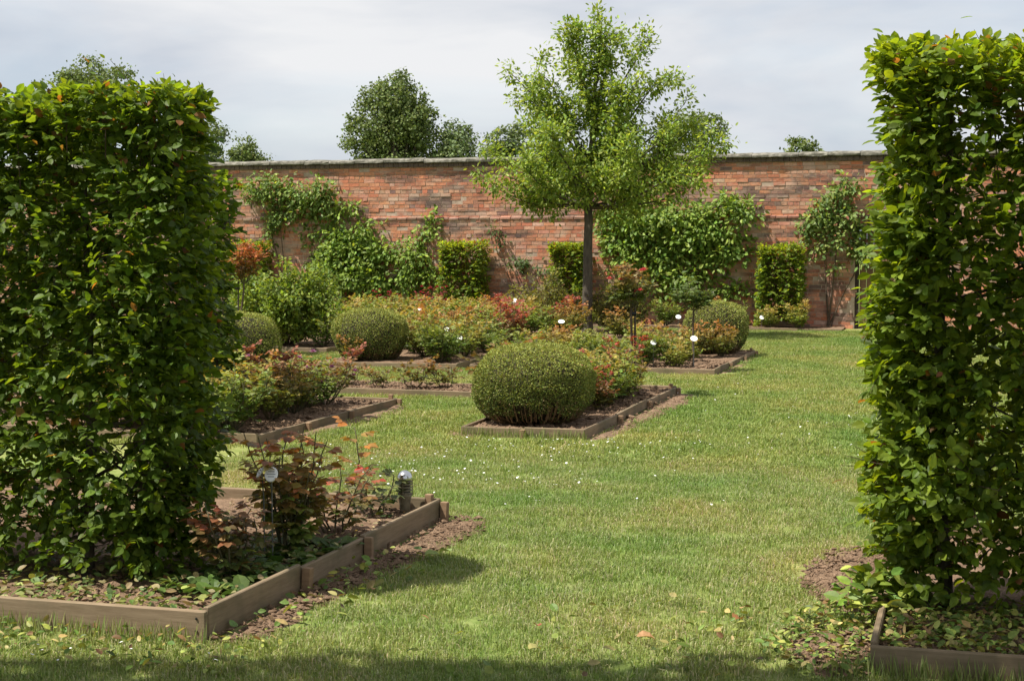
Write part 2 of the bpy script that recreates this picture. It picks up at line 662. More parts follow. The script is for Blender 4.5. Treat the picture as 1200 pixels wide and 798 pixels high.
# door in the wall
fr = Bag()
for a in ((DX0, DX0 + .07, -.03, .12, .0, DZ), (DX1 - .07, DX1, -.03, .12, .0, DZ), (DX0 + .07, DX1 - .07, -.03, .12, DZ - .07, DZ)):
    fr.add(*box_vf(*a))
door = obj('door', fr.mesh('door_frame', M_DARKWOOD), wall)
npl = 6
pwid = (DX1 - DX0 - .16) / npl
for i in range(npl):
    V_, F_ = bevel_box(pwid - .006, .035, DZ - .1, .004)
    o = obj('plank', mesh_np('plank', V_, F_, None, M_DOOR), door)
    o.location = (DX0 + .08 + pwid * (i + .5), .05, .02)

# ------------------------------------------------------------------ raised beds
clod_v = np.array([(1, 0, 0), (-1, 0, 0), (0, 1, 0), (0, -1, 0), (0, 0, .55), (0, 0, -.5)], float)
clod_f = np.array([(0, 2, 4), (2, 1, 4), (1, 3, 4), (3, 0, 4), (2, 0, 5), (1, 2, 5), (3, 1, 5), (0, 3, 5)])
def clods(name, P, s, parent=None):
    n = len(P)
    s = np.broadcast_to(s, (n,))
    V_ = P[:, None] + clod_v[None] * s[:, None, None] * rng.uniform(.55, 1.35, (n, 6, 1)) + rng.normal(0, .15, (n, 6, 3)) * s[:, None, None]
    F_ = clod_f[None] + (np.arange(n) * 6)[:, None, None]
    o = obj(name, mesh_np(name, V_.reshape(-1, 3), F_.reshape(-1, 3), None, M_SOIL), parent, 'stuff')
    return o

sn = Noise(21, 6)
sn2 = Noise(22, 26)
BEDS = []
def soil_sheet(name, x0, x1, y0, y1, z, amp, step, parent, ragged=0):
    nx, ny = max(2, int((x1 - x0) / step)), max(2, int((y1 - y0) / step))
    X, Y = np.meshgrid(np.linspace(x0, x1, nx), np.linspace(y0, y1, ny))
    P = np.stack([X.ravel(), Y.ravel(), np.zeros(X.size)], 1)
    h = z + amp * (sn(P) * .6 + sn2(P) * .5) + rng.normal(0, amp * .25, len(P))
    P[:, 2] = h
    i = np.arange(nx * ny).reshape(ny, nx)
    F_ = np.stack([i[:-1, :-1].ravel(), i[:-1, 1:].ravel(), i[1:, 1:].ravel(), i[1:, :-1].ravel()], 1)
    return obj(name, mesh_np(name, P, F_, None, M_SOIL, True), parent)

def bed(label, x0, x1, y0, y1, h=.13, soil=.07, step=.06, splits_x=(), splits_y=(), sides='frlb', board_label=None):
    """timber edging: boards along the four sides, joints at the splits, pegs at joints"""
    t = thing('raised_bed', ((x0 + x1) / 2, (y0 + y1) / 2, 0), label, 'flower bed')
    cx_, cy_ = (x0 + x1) / 2, (y0 + y1) / 2
    th = .026
    def board(ax, ay, bx, by):
        l = math.hypot(bx - ax, by - ay)
        V_, F_ = bevel_box(l - .004, th, h + r.uniform(-.008, .006), .004)
        nb = V_.copy()
        nb[:, 2] += rng.normal(0, .0015, len(V_))
        o = obj('board', mesh_np('board', nb, F_, None, M_WOOD), t)
        o.location = ((ax + bx) / 2 - cx_, (ay + by) / 2 - cy_, -.005 + r.normal(0, .004))
        o.rotation_euler = (0, R(r.normal(0, .25)), math.atan2(by - ay, bx - ax))
    def peg(ax, ay, hh):
        V_, F_ = bevel_box(.042, .042, hh, .003)
        o = obj('peg', mesh_np('peg', V_, F_, None, M_PEG), t)
        o.location = (ax - cx_, ay - cy_, 0)
        o.rotation_euler = (R(r.normal(0, 2)), R(r.normal(0, 2)), R(r.normal(0, 8)))
    xs = [x0] + list(splits_x) + [x1]
    ys = [y0] + list(splits_y) + [y1]
    for a, b_ in zip(xs[:-1], xs[1:]):
        if 'f' in sides: board(a, y0 + th / 2, b_, y0 + th / 2)
        if 'b' in sides: board(a, y1 - th / 2, b_, y1 - th / 2)
    for a, b_ in zip(ys[:-1], ys[1:]):
        if 'r' in sides: board(x1 - th / 2, a + th + .001 if a == y0 else a, x1 - th / 2, b_ - th - .001 if b_ == y1 else b_)
        if 'l' in sides: board(x0 + th / 2, a + th + .001 if a == y0 else a, x0 + th / 2, b_ - th - .001 if b_ == y1 else b_)
    for a in splits_x:
        if 'f' in sides: peg(a, y0 - .026, h - .01)
    for a in list(splits_y):
        if 'r' in sides: peg(x1 + .026, a, h - .01)
    if 'r' in sides: peg(x1 - .055, y1 - .055, h + .03); peg(x1 + .026, y1 - .03, h - .015)
    s = soil_sheet('soil', x0 + .02 - cx_, x1 - .02 - cx_, y0 + .02 - cy_, y1 - .02 - cy_, soil, .014, step, t)
    BEDS.append((x0, x1, y0, y1))
    return t

bed1 = bed('timber-edged rose bed around the dappled tall hedge with a bollard light at its corner', -6.2, -2.93, 5.48, 8.34, .135, .075, .04, (-4.6,), (6.40, 7.16))
bed2 = bed('timber-edged bed of bronze-tinted roses with a low tapering board along the lawn', -9.5, -5.48, 11.15, 14.3, .085, .055, .06, (-7.4,), (12.1, 13.05))
bed3 = bed('narrow timber-edged bed holding the largest clipped box ball and a standard rose', -4.10, -3.03, 12.17, 16.27, .085, .055, .05, (-3.55,), (13.4, 14.7))
bed4 = bed('timber-edged bed of green roses with two staked labels and a half-hidden box ball', -6.2, -3.02, 18.75, 22.4, .075, .05, .07, (-4.6,), (19.9, 21.2))
bed5 = bed('small nearly bare soil bed on the lawn behind the biggest box ball', -6.9, -4.95, 15.22, 16.2, .07, .05, .06, (), ())
bed6 = bed('large rose bed beside the smooth box ball without a timber corner on show', -8.28, -6.32, 18.6, 23.2, .08, .06, .08, (-7.6,), (20.5,))
bed7 = bed('bed under the big bushy light green shrub', -12.6, -9.15, 20.95, 23.8, .08, .06, .08, (-10.6,), ())
bed8 = bed('rose bed around the trunk of the young tree in front of the wall', -11.2, -5.35, 24.3, 27.6, .08, .06, .08, (-8.5,), (26,))
bedw = bed('narrow soil border along the foot of the brick wall', -16, -2.3, 28.85, 29.93, .05, .03, .1, (-12, -8, -5), (), 'f')
bedr = bed('timber-edged bed strewn with leaf litter under the brightly backlit tall hedge', -.345, 2.6, 5.80, 8.4, .12, .06, .04, (), (6.55,))

for (sx_, sy_, sz_, rx_) in ((-2.97, 5.474, .05, 90), (-2.97, 5.474, .10, 90), (-4.56, 5.474, .06, 90), (-4.64, 5.474, .10, 90)):
    V_, F_ = lathe([(.0055, 0), (.0055, .002), (.003, .0035)], 10)
    o = obj('screw', Bag().add(V_, F_).mesh('screw', M_LENS), bed1)
    o.location = (sx_ - bed1.location.x, sy_ + .004 - bed1.location.y, sz_)
    o.rotation_euler = (R(rx_), 0, 0)

# bare soil beside the boards, scuffed out of the lawn
def inside_poly(P, poly):
    x, y = P[:, 0], P[:, 1]
    c = np.zeros(len(P), bool)
    j = len(poly) - 1
    for i in range(len(poly)):
        xi, yi = poly[i]; xj, yj = poly[j]
        m = ((yi > y) != (yj > y)) & (x < (xj - xi) * (y - yi) / (yj - yi + 1e-12) + xi)
        c ^= m
        j = i
    return c

SCUFF = []
def scuff(pts, name='bare_soil', z=.006):
    """irregular soil patch, a fan of jittered points round a centre"""
    pts = np.array(pts, float)
    dense = []
    for a, b_ in zip(pts, np.roll(pts, -1, 0)):
        n = max(2, int(np.linalg.norm(b_ - a) / .06))
        for k in range(n): dense.append(a + (b_ - a) * k / n + rng.normal(0, .012, 2))
    dense = np.array(dense)
    lo, hi = dense.min(0) - .04, dense.max(0) + .04
    st = .028
    nx, ny = int((hi[0] - lo[0]) / st) + 2, int((hi[1] - lo[1]) / st) + 2
    X, Y = np.meshgrid(lo[0] + np.arange(nx) * st, lo[1] + np.arange(ny) * st)
    P = np.stack([X.ravel(), Y.ravel(), np.zeros(X.size)], 1)
    P[:, :2] += rng.uniform(-.008, .008, (len(P), 2))
    ins = inside_poly(P, dense)
    dist = np.min(np.linalg.norm(P[:, None, :2] - dense[None], axis=2), 1)
    rise = np.clip(dist / .12, 0, 1) * ins
    P[:, 2] = -.006 + (z + .012) * np.clip(rise * 1.6, 0, 1) + rise * (.010 * sn2(P) + .012 * np.abs(sn(P)) + rng.normal(0, .0035, len(P)))
    i = np.arange(nx * ny).reshape(ny, nx)
    V_ = P
    F_ = np.stack([i[:-1, :-1].ravel(), i[:-1, 1:].ravel(), i[1:, 1:].ravel(), i[1:, :-1].ravel()], 1)
    F_ = F_[ins[F_].any(1)]
    o = obj(name, mesh_np(name, V_, F_, None, M_SOIL, True))
    tag(o, kind='structure')
    SCUFF.append(dense)
    return o

scuff([(-2.925, 5.45), (-2.72, 5.6), (-2.74, 6.1), (-2.71, 6.6), (-2.66, 7.2), (-2.60, 7.7), (-2.56, 8.1), (-2.66, 8.38), (-2.92, 8.42)])
scuff([(-3.02, 12.1), (-2.86, 12.3), (-2.80, 13.0), (-2.74, 14.0), (-2.72, 15.2), (-2.78, 16.2), (-3.02, 16.3)])
scuff([(-5.47, 11.1), (-5.33, 11.4), (-5.25, 12.6), (-5.22, 13.8), (-5.35, 14.25), (-5.47, 14.3)])
scuff([(-4.25, 12.16), (-4.1, 12.05), (-3.9, 12.12), (-3.85, 12.17), (-4.1, 12.3), (-4.3, 12.5)])
scuff([(-.36, 6.7), (-.55, 6.75), (-.72, 7.05), (-.78, 7.55), (-.70, 8.0), (-.5, 8.2), (-.36, 8.2)])
scuff([(-.36, 5.7), (-.52, 5.72), (-.66, 5.95), (-.7, 6.2), (-.6, 6.42), (-.36, 6.5)])
scuff([(-3.01, 18.8), (-2.9, 19.2), (-2.86, 20.5), (-2.9, 22.2), (-3.01, 22.4)])

def rnd_in(poly, n):
    poly = np.array(poly)
    lo, hi = poly.min(0), poly.max(0)
    P = rng.uniform(lo, hi, (n * 4, 2))
    P = P[inside_poly(P, poly)][:n]
    return P

for poly, n in ((SCUFF[0], 900), (SCUFF[4], 800), (SCUFF[5], 300), (SCUFF[1], 260)):
    P = rnd_in(poly, n)
    clods('soil_crumbs', np.column_stack([P, np.full(len(P), .026)]), rng.gamma(1.8, .0040, len(P)) + .002)
    tag(COL.objects[-1], 'loose crumbs of red-brown soil lying on bare ground beside the bed boards', 'soil')
for b_, t in (((-3.95, -2.97, 5.55, 8.28), bed1), ((-.3, .6, 5.85, 6.6), bedr), ((-4.05, -3.08, 12.2, 16.2), bed3), ((-6.6, -5.55, 11.2, 14.2), bed2), ((-6.85, -5.0, 15.27, 16.15), bed5), ((-5, -3.1, 18.8, 20.5), bed4)):
    n = 1300
    P = np.column_stack([rng.uniform(b_[0], b_[1], n), rng.uniform(b_[2], b_[3], n), np.full(n, .082)]) - np.array(t.location)
    P[:, 2] = .08 if b_[2] < 11 else .06
    clods('soil_clods', P, rng.gamma(2.2, .0036 if b_[2] < 11 else .0055, n) + .003, t)

# ------------------------------------------------------------------ grass
def in_bed(P, m=0.0):
    k = np.zeros(len(P), bool)
    for (x0, x1, y0, y1) in BEDS:
        k |= (P[:, 0] > x0 - m) & (P[:, 0] < x1 + m) & (P[:, 1] > y0 - m) & (P[:, 1] < y1 + m)
    return k

def tuft(n, rad, w, h, seed, dryp=.17):
    q = np.random.default_rng(seed)
    a = q.uniform(0, 6.283, n)
    rr = rad * np.sqrt(q.random(n))
    P = np.column_stack([rr * np.cos(a), rr * np.sin(a), np.full(n, -.004)])
    az = q.uniform(0, 6.283, n)
    lean = np.abs(q.normal(.5, .38, n))
    D = np.column_stack([np.cos(az), np.sin(az), np.zeros(n)])
    S = np.column_stack([-np.sin(az), np.cos(az), np.zeros(n)])
    hh = h * q.uniform(.45, 1.25, n)
    ww = w * q.uniform(.6, 1.3, n)
    Z = np.array([0, 0, 1.])
    mid = P + D * (hh * .35 * lean)[:, None] + Z * (hh * .6)[:, None]
    tip = P + D * (hh * 1.0 * lean)[:, None] + Z * (hh * np.maximum(.25, 1 - .35 * lean))[:, None]
    V_ = np.stack([P - S * ww[:, None] / 2, P + S * ww[:, None] / 2, mid + S * ww[:, None] * .42, mid - S * ww[:, None] * .42, tip], 1)
    F_ = np.array([(0, 1, 2), (0, 2, 3), (3, 2, 4)])[None] + (np.arange(n) * 5)[:, None, None]
    t_ = q.random(n)
    C = mixc((.172, .24, .05), (.30, .332, .092), t_)
    dry = q.random(n) < dryp
    C[dry] = np.array([.46, .42, .25])
    dk = q.random(n) < .2
    C[dk] *= .7
    C = vary(q, C, .15, .06)
    return V_.reshape(-1, 3), F_.reshape(-1, 3), np.repeat(C, 5, 0)

VV, FF, CC, VA = [], [], [], []
off = 0
specs = [(320, .13, .0034, .031, 1, .26), (320, .13, .0034, .036, 2, .22), (280, .14, .0036, .028, 3, .30), (320, .22, .006, .036, 4, .06), (320, .22, .0062, .040, 5, .06)]
for k, sp in enumerate(specs):
    a, b_, c_ = tuft(*sp)
    VV.append(a); FF.append(b_ + off); CC.append(c_); VA.append(np.full(len(a), k))
    off += len(a)
def grid_pts(x0, x1, y0, y1, s):
    X, Y = np.meshgrid(np.arange(x0, x1, s), np.arange(y0, y1, s))
    P = np.column_stack([X.ravel(), Y.ravel()])
    return P + rng.uniform(-s * .6, s * .6, P.shape)
near = grid_pts(-5.2, 2.5, 4.2, 11.2, .13)
farp = grid_pts(-15, 5, 11, 29, .21)
def clear(P, m):
    k = ~in_bed(P, m)
    for poly in SCUFF:
        ins = inside_poly(P, poly)
        k &= ~(ins & (rng.random(len(P)) < .97))
    return P[k]
near, farp = clear(near, .045), clear(farp, .1)
far_n = Noise(33, 2.0)
PP = np.concatenate([near, farp])
pick = np.concatenate([rng.integers(0, 3, len(near)), rng.integers(3, 5, len(farp))])
VV.append(np.column_stack([PP, np.zeros(len(PP))])); CC.append(np.zeros((len(PP), 3))); VA.append(10 + pick)
sc_ = np.concatenate([np.ones(off), rng.uniform(.75, 1.2, len(PP))])
me = mesh_np('grass', np.concatenate(VV), np.concatenate(FF), np.concatenate(CC), M_BLADE)
a_ = me.attributes.new('variant', 'INT', 'POINT'); a_.data.foreach_set('value', np.concatenate(VA).astype(np.int32))
a_ = me.attributes.new('size', 'FLOAT', 'POINT'); a_.data.foreach_set('value', sc_.astype(np.float32))
grass = tag(obj('grass', me), 'short mown lawn grass with dry straw patches', 'grass', kind='stuff')
ng = bpy.data.node_groups.new('grass_tufts', 'GeometryNodeTree')
ng.interface.new_socket('Geometry', in_out='INPUT', socket_type='NodeSocketGeometry')
ng.interface.new_socket('Geometry', in_out='OUTPUT', socket_type='NodeSocketGeometry')
gi = ng.nodes.new('NodeGroupInput'); go = ng.nodes.new('NodeGroupOutput')
na = ng.nodes.new('GeometryNodeInputNamedAttribute'); na.data_type = 'INT'; na.inputs['Name'].default_value = 'variant'
ns = ng.nodes.new('GeometryNodeInputNamedAttribute'); ns.data_type = 'FLOAT'; ns.inputs['Name'].default_value = 'size'
jn = ng.nodes.new('GeometryNodeJoinGeometry')
def sep(val):
    cp = ng.nodes.new('FunctionNodeCompare'); cp.data_type = 'INT'; cp.operation = 'EQUAL'
    ng.links.new(na.outputs['Attribute'], [i for i in cp.inputs if i.type == 'INT' and i.enabled][0])
    [i for i in cp.inputs if i.type == 'INT' and i.enabled][1].default_value = val
    sg = ng.nodes.new('GeometryNodeSeparateGeometry'); sg.domain = 'POINT'
    ng.links.new(gi.outputs[0], sg.inputs['Geometry'])
    ng.links.new(cp.outputs['Result'], sg.inputs['Selection'])
    return sg.outputs['Selection']
for k in range(5):
    rv = ng.nodes.new('FunctionNodeRandomValue'); rv.data_type = 'FLOAT_VECTOR'
    rv.inputs[0].default_value = (-.06, -.06, 0); rv.inputs[1].default_value = (.06, .06, 6.283)
    ip = ng.nodes.new('GeometryNodeInstanceOnPoints')
    ng.links.new(sep(10 + k), ip.inputs['Points'])
    ng.links.new(sep(k), ip.inputs['Instance'])
    ng.links.new(rv.outputs[0], ip.inputs['Rotation'])
    ng.links.new(ns.outputs['Attribute'], ip.inputs['Scale'])
    ng.links.new(ip.outputs['Instances'], jn.inputs['Geometry'])
ng.links.new(jn.outputs['Geometry'], go.inputs[0])
md = grass.modifiers.new('tufts', 'NODES'); md.node_group = ng

# longer uncut blades along the boards
def long_grass(name, P, h, parent=None):
    n = len(P)
    az = rng.uniform(0, 6.28, n)
    D = np.column_stack([np.cos(az) * .35, np.sin(az) * .35, np.ones(n)])
    N_ = np.column_stack([np.cos(az), np.sin(az), np.zeros(n)])
    C = vary(rng, mixc((.12, .19, .035), (.27, .28, .10), rng.random(n)), .2, .06)
    return tag(obj(name, leaf_mesh(name, np.column_stack([P, np.zeros(n)]), D, N_, h * rng.uniform(.5, 1.3, n), .0024, C, T_SIX, M_BLADE), parent), 'longer uncut grass along the foot of the bed boards', 'grass', kind='stuff')
n = 900
Pa = np.column_stack([rng.uniform(-5, -2.9, n), 5.46 - np.abs(rng.normal(0, .05, n))])
Pb = np.column_stack([rng.uniform(-.5, 1.2, n), 5.78 - np.abs(rng.normal(0, .06, n))])
Pc = np.column_stack([rng.uniform(-4.1, -3.0, 400), 12.15 - np.abs(rng.normal(0, .03, 400))])
Pd = np.column_stack([rng.uniform(-4.6, -2.9, 500), 8.36 + np.abs(rng.normal(0, .04, 500))])
long_grass('long_grass', np.concatenate([Pa, Pb, Pc, Pd]), .085)

# daisies in drifts
dn = []
for cx_, cy_, sx, sy, n in ((-3.7, 10.2, .6, .5, 90), (-4.6, 10.2, .5, .5, 60), (-2.9, 9.9, .5, .4, 40), (-3.3, 11.4, .6, .35, 60), (-2.2, 11.9, .5, .5, 30), (-.9, 14.2, .7, .5, 50),
                          (-1.6, 12.3, .9, .8, 20), (-2.4, 16.5, .8, 1, 25), (-3.3, 5.2, .25, .12, 14), (-2.9, 11.9, .3, .12, 22), (-2, 9, 1, 1, 12)):
    dn.append(np.column_stack([rng.normal(cx_, sx, n), rng.normal(cy_, sy, n)]))
dn = np.concatenate(dn)
dn = dn[~in_bed(dn, .03)][::1]
dn = dn[rng.random(len(dn)) < .75]
db = Bag()
for (x, y) in dn:
    s = rng.uniform(.005, .010)
    z = rng.uniform(.022, .042)
    t0, t1 = rng.normal(0, .25, 2)
    Vd = [(x, y, z + .002)]
    for k in range(10):
        a = k * .6283
        q = s if k % 2 == 0 else s * .72
        Vd.append((x + q * math.cos(a), y + q * math.sin(a), z + q * (math.cos(a) * t0 + math.sin(a) * t1)))
    db.add(Vd, [(0, 1 + k, 1 + (k + 1) % 10) for k in range(10)])
tag(obj('daisies', db.mesh('daisies', M_PETALW)), 'white daisies scattered in drifts over the lawn', 'daisies', kind='stuff')

# ------------------------------------------------------------------ foliage builders
def sprays(r, O, n, tw, per, leafL, up=.75, droop=0.0):
    """twigs starting at O along outward normals n; leaves alternate along each twig. Returns leaf P, D, N, L"""
    m = len(O)
    t = nrm(n + r.normal(0, .55, (m, 3)) + np.array([0, 0, .12 - droop]))
    pn = nrm(np.array([0, 0, up])[None] + n * (1 - up) + r.normal(0, .3, (m, 3)))
    side = nrm(np.cross(pn, t))
    Ps, Ds, Ns, Ls = [], [], [], []
    for k in range(per):
        f = (k + .6) / per
        s = 1 if k % 2 else -1
        p = O + t * (tw * f)[:, None]
        d = t * (.55 + .5 * f) + side * s * (1.0 - .45 * f) + r.normal(0, .22, (m, 3)) + np.array([0, 0, -.18])
        Ps.append(p); Ds.append(nrm(d)); Ns.append(nrm(pn + r.normal(0, .28, (m, 3))))
        Ls.append(leafL * r.uniform(.6, 1.2, m) * (1 - .25 * abs(f - .5)))
    return np.concatenate(Ps), np.concatenate(Ds), np.concatenate(Ns), np.concatenate(Ls), t

def box_surface(r, x0, x1, y0, y1, z0, z1, n, rough):
    A = [(x1 - x0) * (z1 - z0)] * 2 + [(y1 - y0) * (z1 - z0)] * 2 + [(x1 - x0) * (y1 - y0) * 1.2]
    f = r.choice(5, n, p=np.array(A) / sum(A))
    u, v = r.random(n), r.random(n)
    P = np.zeros((n, 3)); N_ = np.zeros((n, 3))
    X = x0 + u * (x1 - x0); Y = y0 + u * (y1 - y0); Z = z0 + v * (z1 - z0)
    for k, (ax, val, sg) in enumerate(((1, y0, -1), (1, y1, 1), (0, x0, -1), (0, x1, 1), (2, z1, 1))):
        m = f == k
        if k < 2: P[m] = np.column_stack([X[m], np.full(m.sum(), val), Z[m]])
        elif k < 4: P[m] = np.column_stack([np.full(m.sum(), val), Y[m], Z[m]])
        else: P[m] = np.column_stack([X[m], (y0 + v * (y1 - y0))[m], np.full(m.sum(), val)])
        N_[m, ax] = sg
    # soften corners and roughen the clipped face
    c = np.array([(x0 + x1) / 2, (y0 + y1) / 2, (z0 + z1) / 2])
    N_ = nrm(N_ + .25 * (P - c) / np.array([x1 - x0, y1 - y0, z1 - z0]) * 2)
    return P, N_

def hedge(name, label, cat, x0, x1, y0, y1, z0, z1, nsp, leafL, seed, base, tip, singles=0, group=None, trunk_xs=(), gap=.0, per=7, face='y', brown=.012, T=T_OVATE, tw=.15, corner=.15):
    r = np.random.default_rng(seed)
    t = thing(name, ((x0 + x1) / 2, (y0 + y1) / 2, 0.05), label, cat, group)
    org = np.array(t.location)
    P, N_ = box_surface(r, x0, x1, y0, y1, z0, z1, nsp, .04)
    nz, nz2 = Noise(seed, 5.5), Noise(seed + 1, 2.4)
    # upright corners chamfered, shaped so a sunlit edge faces the camera
    cr = corner
    for sx, xe in ((1, x0), (-1, x1)):
        for sy, ye in ((1, y0), (-1, y1)):
            u, v = (P[:, 0] - xe) * sx, (P[:, 1] - ye) * sy
            m = (u + v < cr)
            h_ = ((cr - u - v) / 2)[m]
            P[m, 0] += sx * h_; P[m, 1] += sy * h_
            N_[m] = nrm(N_[m] * .3 + np.array([-sx * .7, -sy * .7, 0]))
    dens = nz(P * np.array([.7, .7, 1.6])) * .8 + nz2(P) * .6
    keep = dens > -1.1 + gap + r.normal(0, .25, nsp)
    P, N_ = P[keep], N_[keep]
    inset = np.abs(r.normal(.05, .10, len(P))) + .05 - .07 * nz(P * 1.4)
    P = P - N_ * inset[:, None]
    twl = tw * r.uniform(.55, 1.25, len(P))
    lp, ld, ln_, ll, tdir = sprays(r, P, N_, twl, per, leafL)
    over = np.maximum.reduce([x0 - lp[:, 0], lp[:, 0] - x1, y0 - lp[:, 1], lp[:, 1] - y1, lp[:, 2] - z1])
    ok = (lp[:, 2] > z0 - .06) & ((over < .032) | (r.random(len(lp)) < .05))
    lp, ld, ln_, ll = lp[ok], ld[ok], ln_[ok], ll[ok]
    depth = np.minimum.reduce([lp[:, 0] - x0, x1 - lp[:, 0], lp[:, 1] - y0, y1 - lp[:, 1], z1 - lp[:, 2]])
    fresh = np.clip(r.normal(.35, .28, len(lp)) + .25 * (lp[:, 2] > z1 - .15), 0, 1)
    C = vary(r, mixc(base, tip, fresh), .16, .06)
    br = r.random(len(lp)) < brown * (1 + 2.5 * (lp[:, 2] > z1 - .3))
    C[br] = vary(r, np.tile(np.array([[.20, .10, .045]]), (br.sum(), 1)), .25, .1)
    wd = ll * r.uniform(.30, .38, len(ll))
    idx = np.arange(len(lp))
    if singles:
        if face == 'y': sc = lp[:, 1]
        vis_ = (lp[:, 2] > z0 + .05) & (lp[:, 0] > (x0 if x0 > -1 else -4.15)) & (lp[:, 0] < (x1 if x1 < -1 else .15))
        cand = idx[vis_]
        cand = cand[np.argsort(lp[cand, 1] - ll[cand] * .8)][:singles * 3]
        pickd = r.choice(cand, singles, replace=False)
        mask = np.ones(len(lp), bool); mask[pickd] = False
        protos = []
        tv_, tf = T
        for k in range(10):
            c_ = C[pickd[k]]
            Vp = tv_ * np.array([1, .34, .34])
            protos.append(mesh_np('leaf', Vp + np.random.default_rng(k).normal(0, .012, Vp.shape), tf, np.repeat(c_[None], len(tv_), 0), M_HEDGE))
        for q, i in enumerate(pickd):
            D = Vector(ld[i]).normalized(); S = Vector(np.cross(ln_[i], ld[i])).normalized(); N2 = D.cross(S)
            o = obj('leaf', protos[q % 10], t)
            mtx = Matrix(((D.x, S.x, N2.x, lp[i, 0] - org[0]), (D.y, S.y, N2.y, lp[i, 1] - org[1]), (D.z, S.z, N2.z, lp[i, 2] - org[2]), (0, 0, 0, 1)))
            o.matrix_local = mtx @ Matrix.Scale(ll[i], 4)
        idx = idx[mask]
    obj('foliage', leaf_mesh('foliage', lp[idx] - org, ld[idx], ln_[idx], ll[idx], wd[idx], C[idx], T, M_HEDGE), t, 'stuff')
    # twigs that carry the sprays
    tb = Bag()
    kk = r.choice(len(P), min(len(P), 700), replace=False)
    for i in kk:
        a = P[i] - N_[i] * r.uniform(.05, .2) + np.array([0, 0, -r.uniform(0, .08)])
        tb.add(*tube([a - org, P[i] - org, P[i] + tdir[i] * twl[i] - org], [.0035, .0028, .001], 3, False))
    obj('twigs', tb.mesh('twigs', M_TWIG), t, 'stuff')
    for tx in trunk_xs:
        ym = (y0 + y1) / 2 + r.normal(0, .04)
        hgt = (z1 - .25)
        zz = np.linspace(.0, hgt, 9)
        pts = np.column_stack([tx + np.cumsum(r.normal(0, .012, 9)), ym + np.cumsum(r.normal(0, .012, 9)), zz])
        tr = Bag().add(*tube(pts - org * np.array([1, 1, 1]), np.linspace(.034, .010, 9), 7))
        to = obj('trunk', tr.mesh('trunk', M_BARK, True), t)
        for k in range(16):
            i = r.integers(1, 8)
            a = pts[i]
            az = r.uniform(0, 6.28)
            l = r.uniform(.22, .45)
            d = np.array([math.cos(az), .55 * math.sin(az), r.uniform(-.15, .5)])
            b1 = a + d * l * .5 + r.normal(0, .02, 3)
            b2 = a + d * l + np.array([0, 0, .06])
            b2[0] = min(max(b2[0], x0 + .05), x1 - .05); b2[1] = min(max(b2[1], y0 + .04), y1 - .04)
            tr = Bag().add(*tube(np.array([a, b1, b2]) - org, [.011, .007, .003], 5))
            obj('branch', tr.mesh('branch', M_BARK, True), to)
    return t

HB, HT = (.055, .098, .013), (.16, .235, .03)
hedge('tall_hedge', 'tall clipped leafy hedge in dappled light, standing behind the long front bed board', 'hedge', -5.6, -3.38, 5.98, 6.60, .13, 2.28, 8000, .053, 101, HB, HT, 300,
      trunk_xs=(-3.62, -3.97, -4.5, -5.1), gap=.36)
hedge('tall_hedge', 'tall clipped hedge with bright backlit edge and dark leafy face in the littered bed', 'hedge', -.40, 1.9, 6.44, 7.03, .15, 2.41, 8000, .057, 131, (.068, .112, .012), (.22, .30, .032), 300,
      trunk_xs=(-.08, .3, .8, 1.4), gap=.14)
hedge('tall_hedge', 'tall clipped hedge standing in the second rose bed, farther off than the dappled one', 'hedge', -9, -6.27, 11.95, 12.55, .15, 2.20, 1900, .085, 151, HB, (.12, .19, .03), 0, trunk_xs=(-6.4, -7), T=T_SIX)
PG = 'clipped leafy pillars against the wall'
for (x0, x1, z1, s, lb) in ((-10.38, -9.42, 1.63, 1, 'square clipped leafy pillar against the wall between the climbers and a bare stretch of brick'),
                            (-8.06, -7.34, 1.60, 2, 'small clipped leafy pillar against the wall just behind the young tree trunk'),
                            (-3.94, -3.10, 1.58, 3, 'upright clipped leafy pillar standing clear against the wall beside the mown grass'),
                            (-15.2, -14.22, 1.66, 4, 'yellow-green clipped pillar against the wall behind the reddish standard rose')):
    hedge('clipped_pillar', lb, 'hedge', x0, x1, 29.30, 29.82, .12, z1, 1250, .072, 170 + s, (.09, .16, .022), (.29, .36, .05), 0, group=PG, T=T_SIX, per=6, brown=.02, tw=.13, corner=.07)

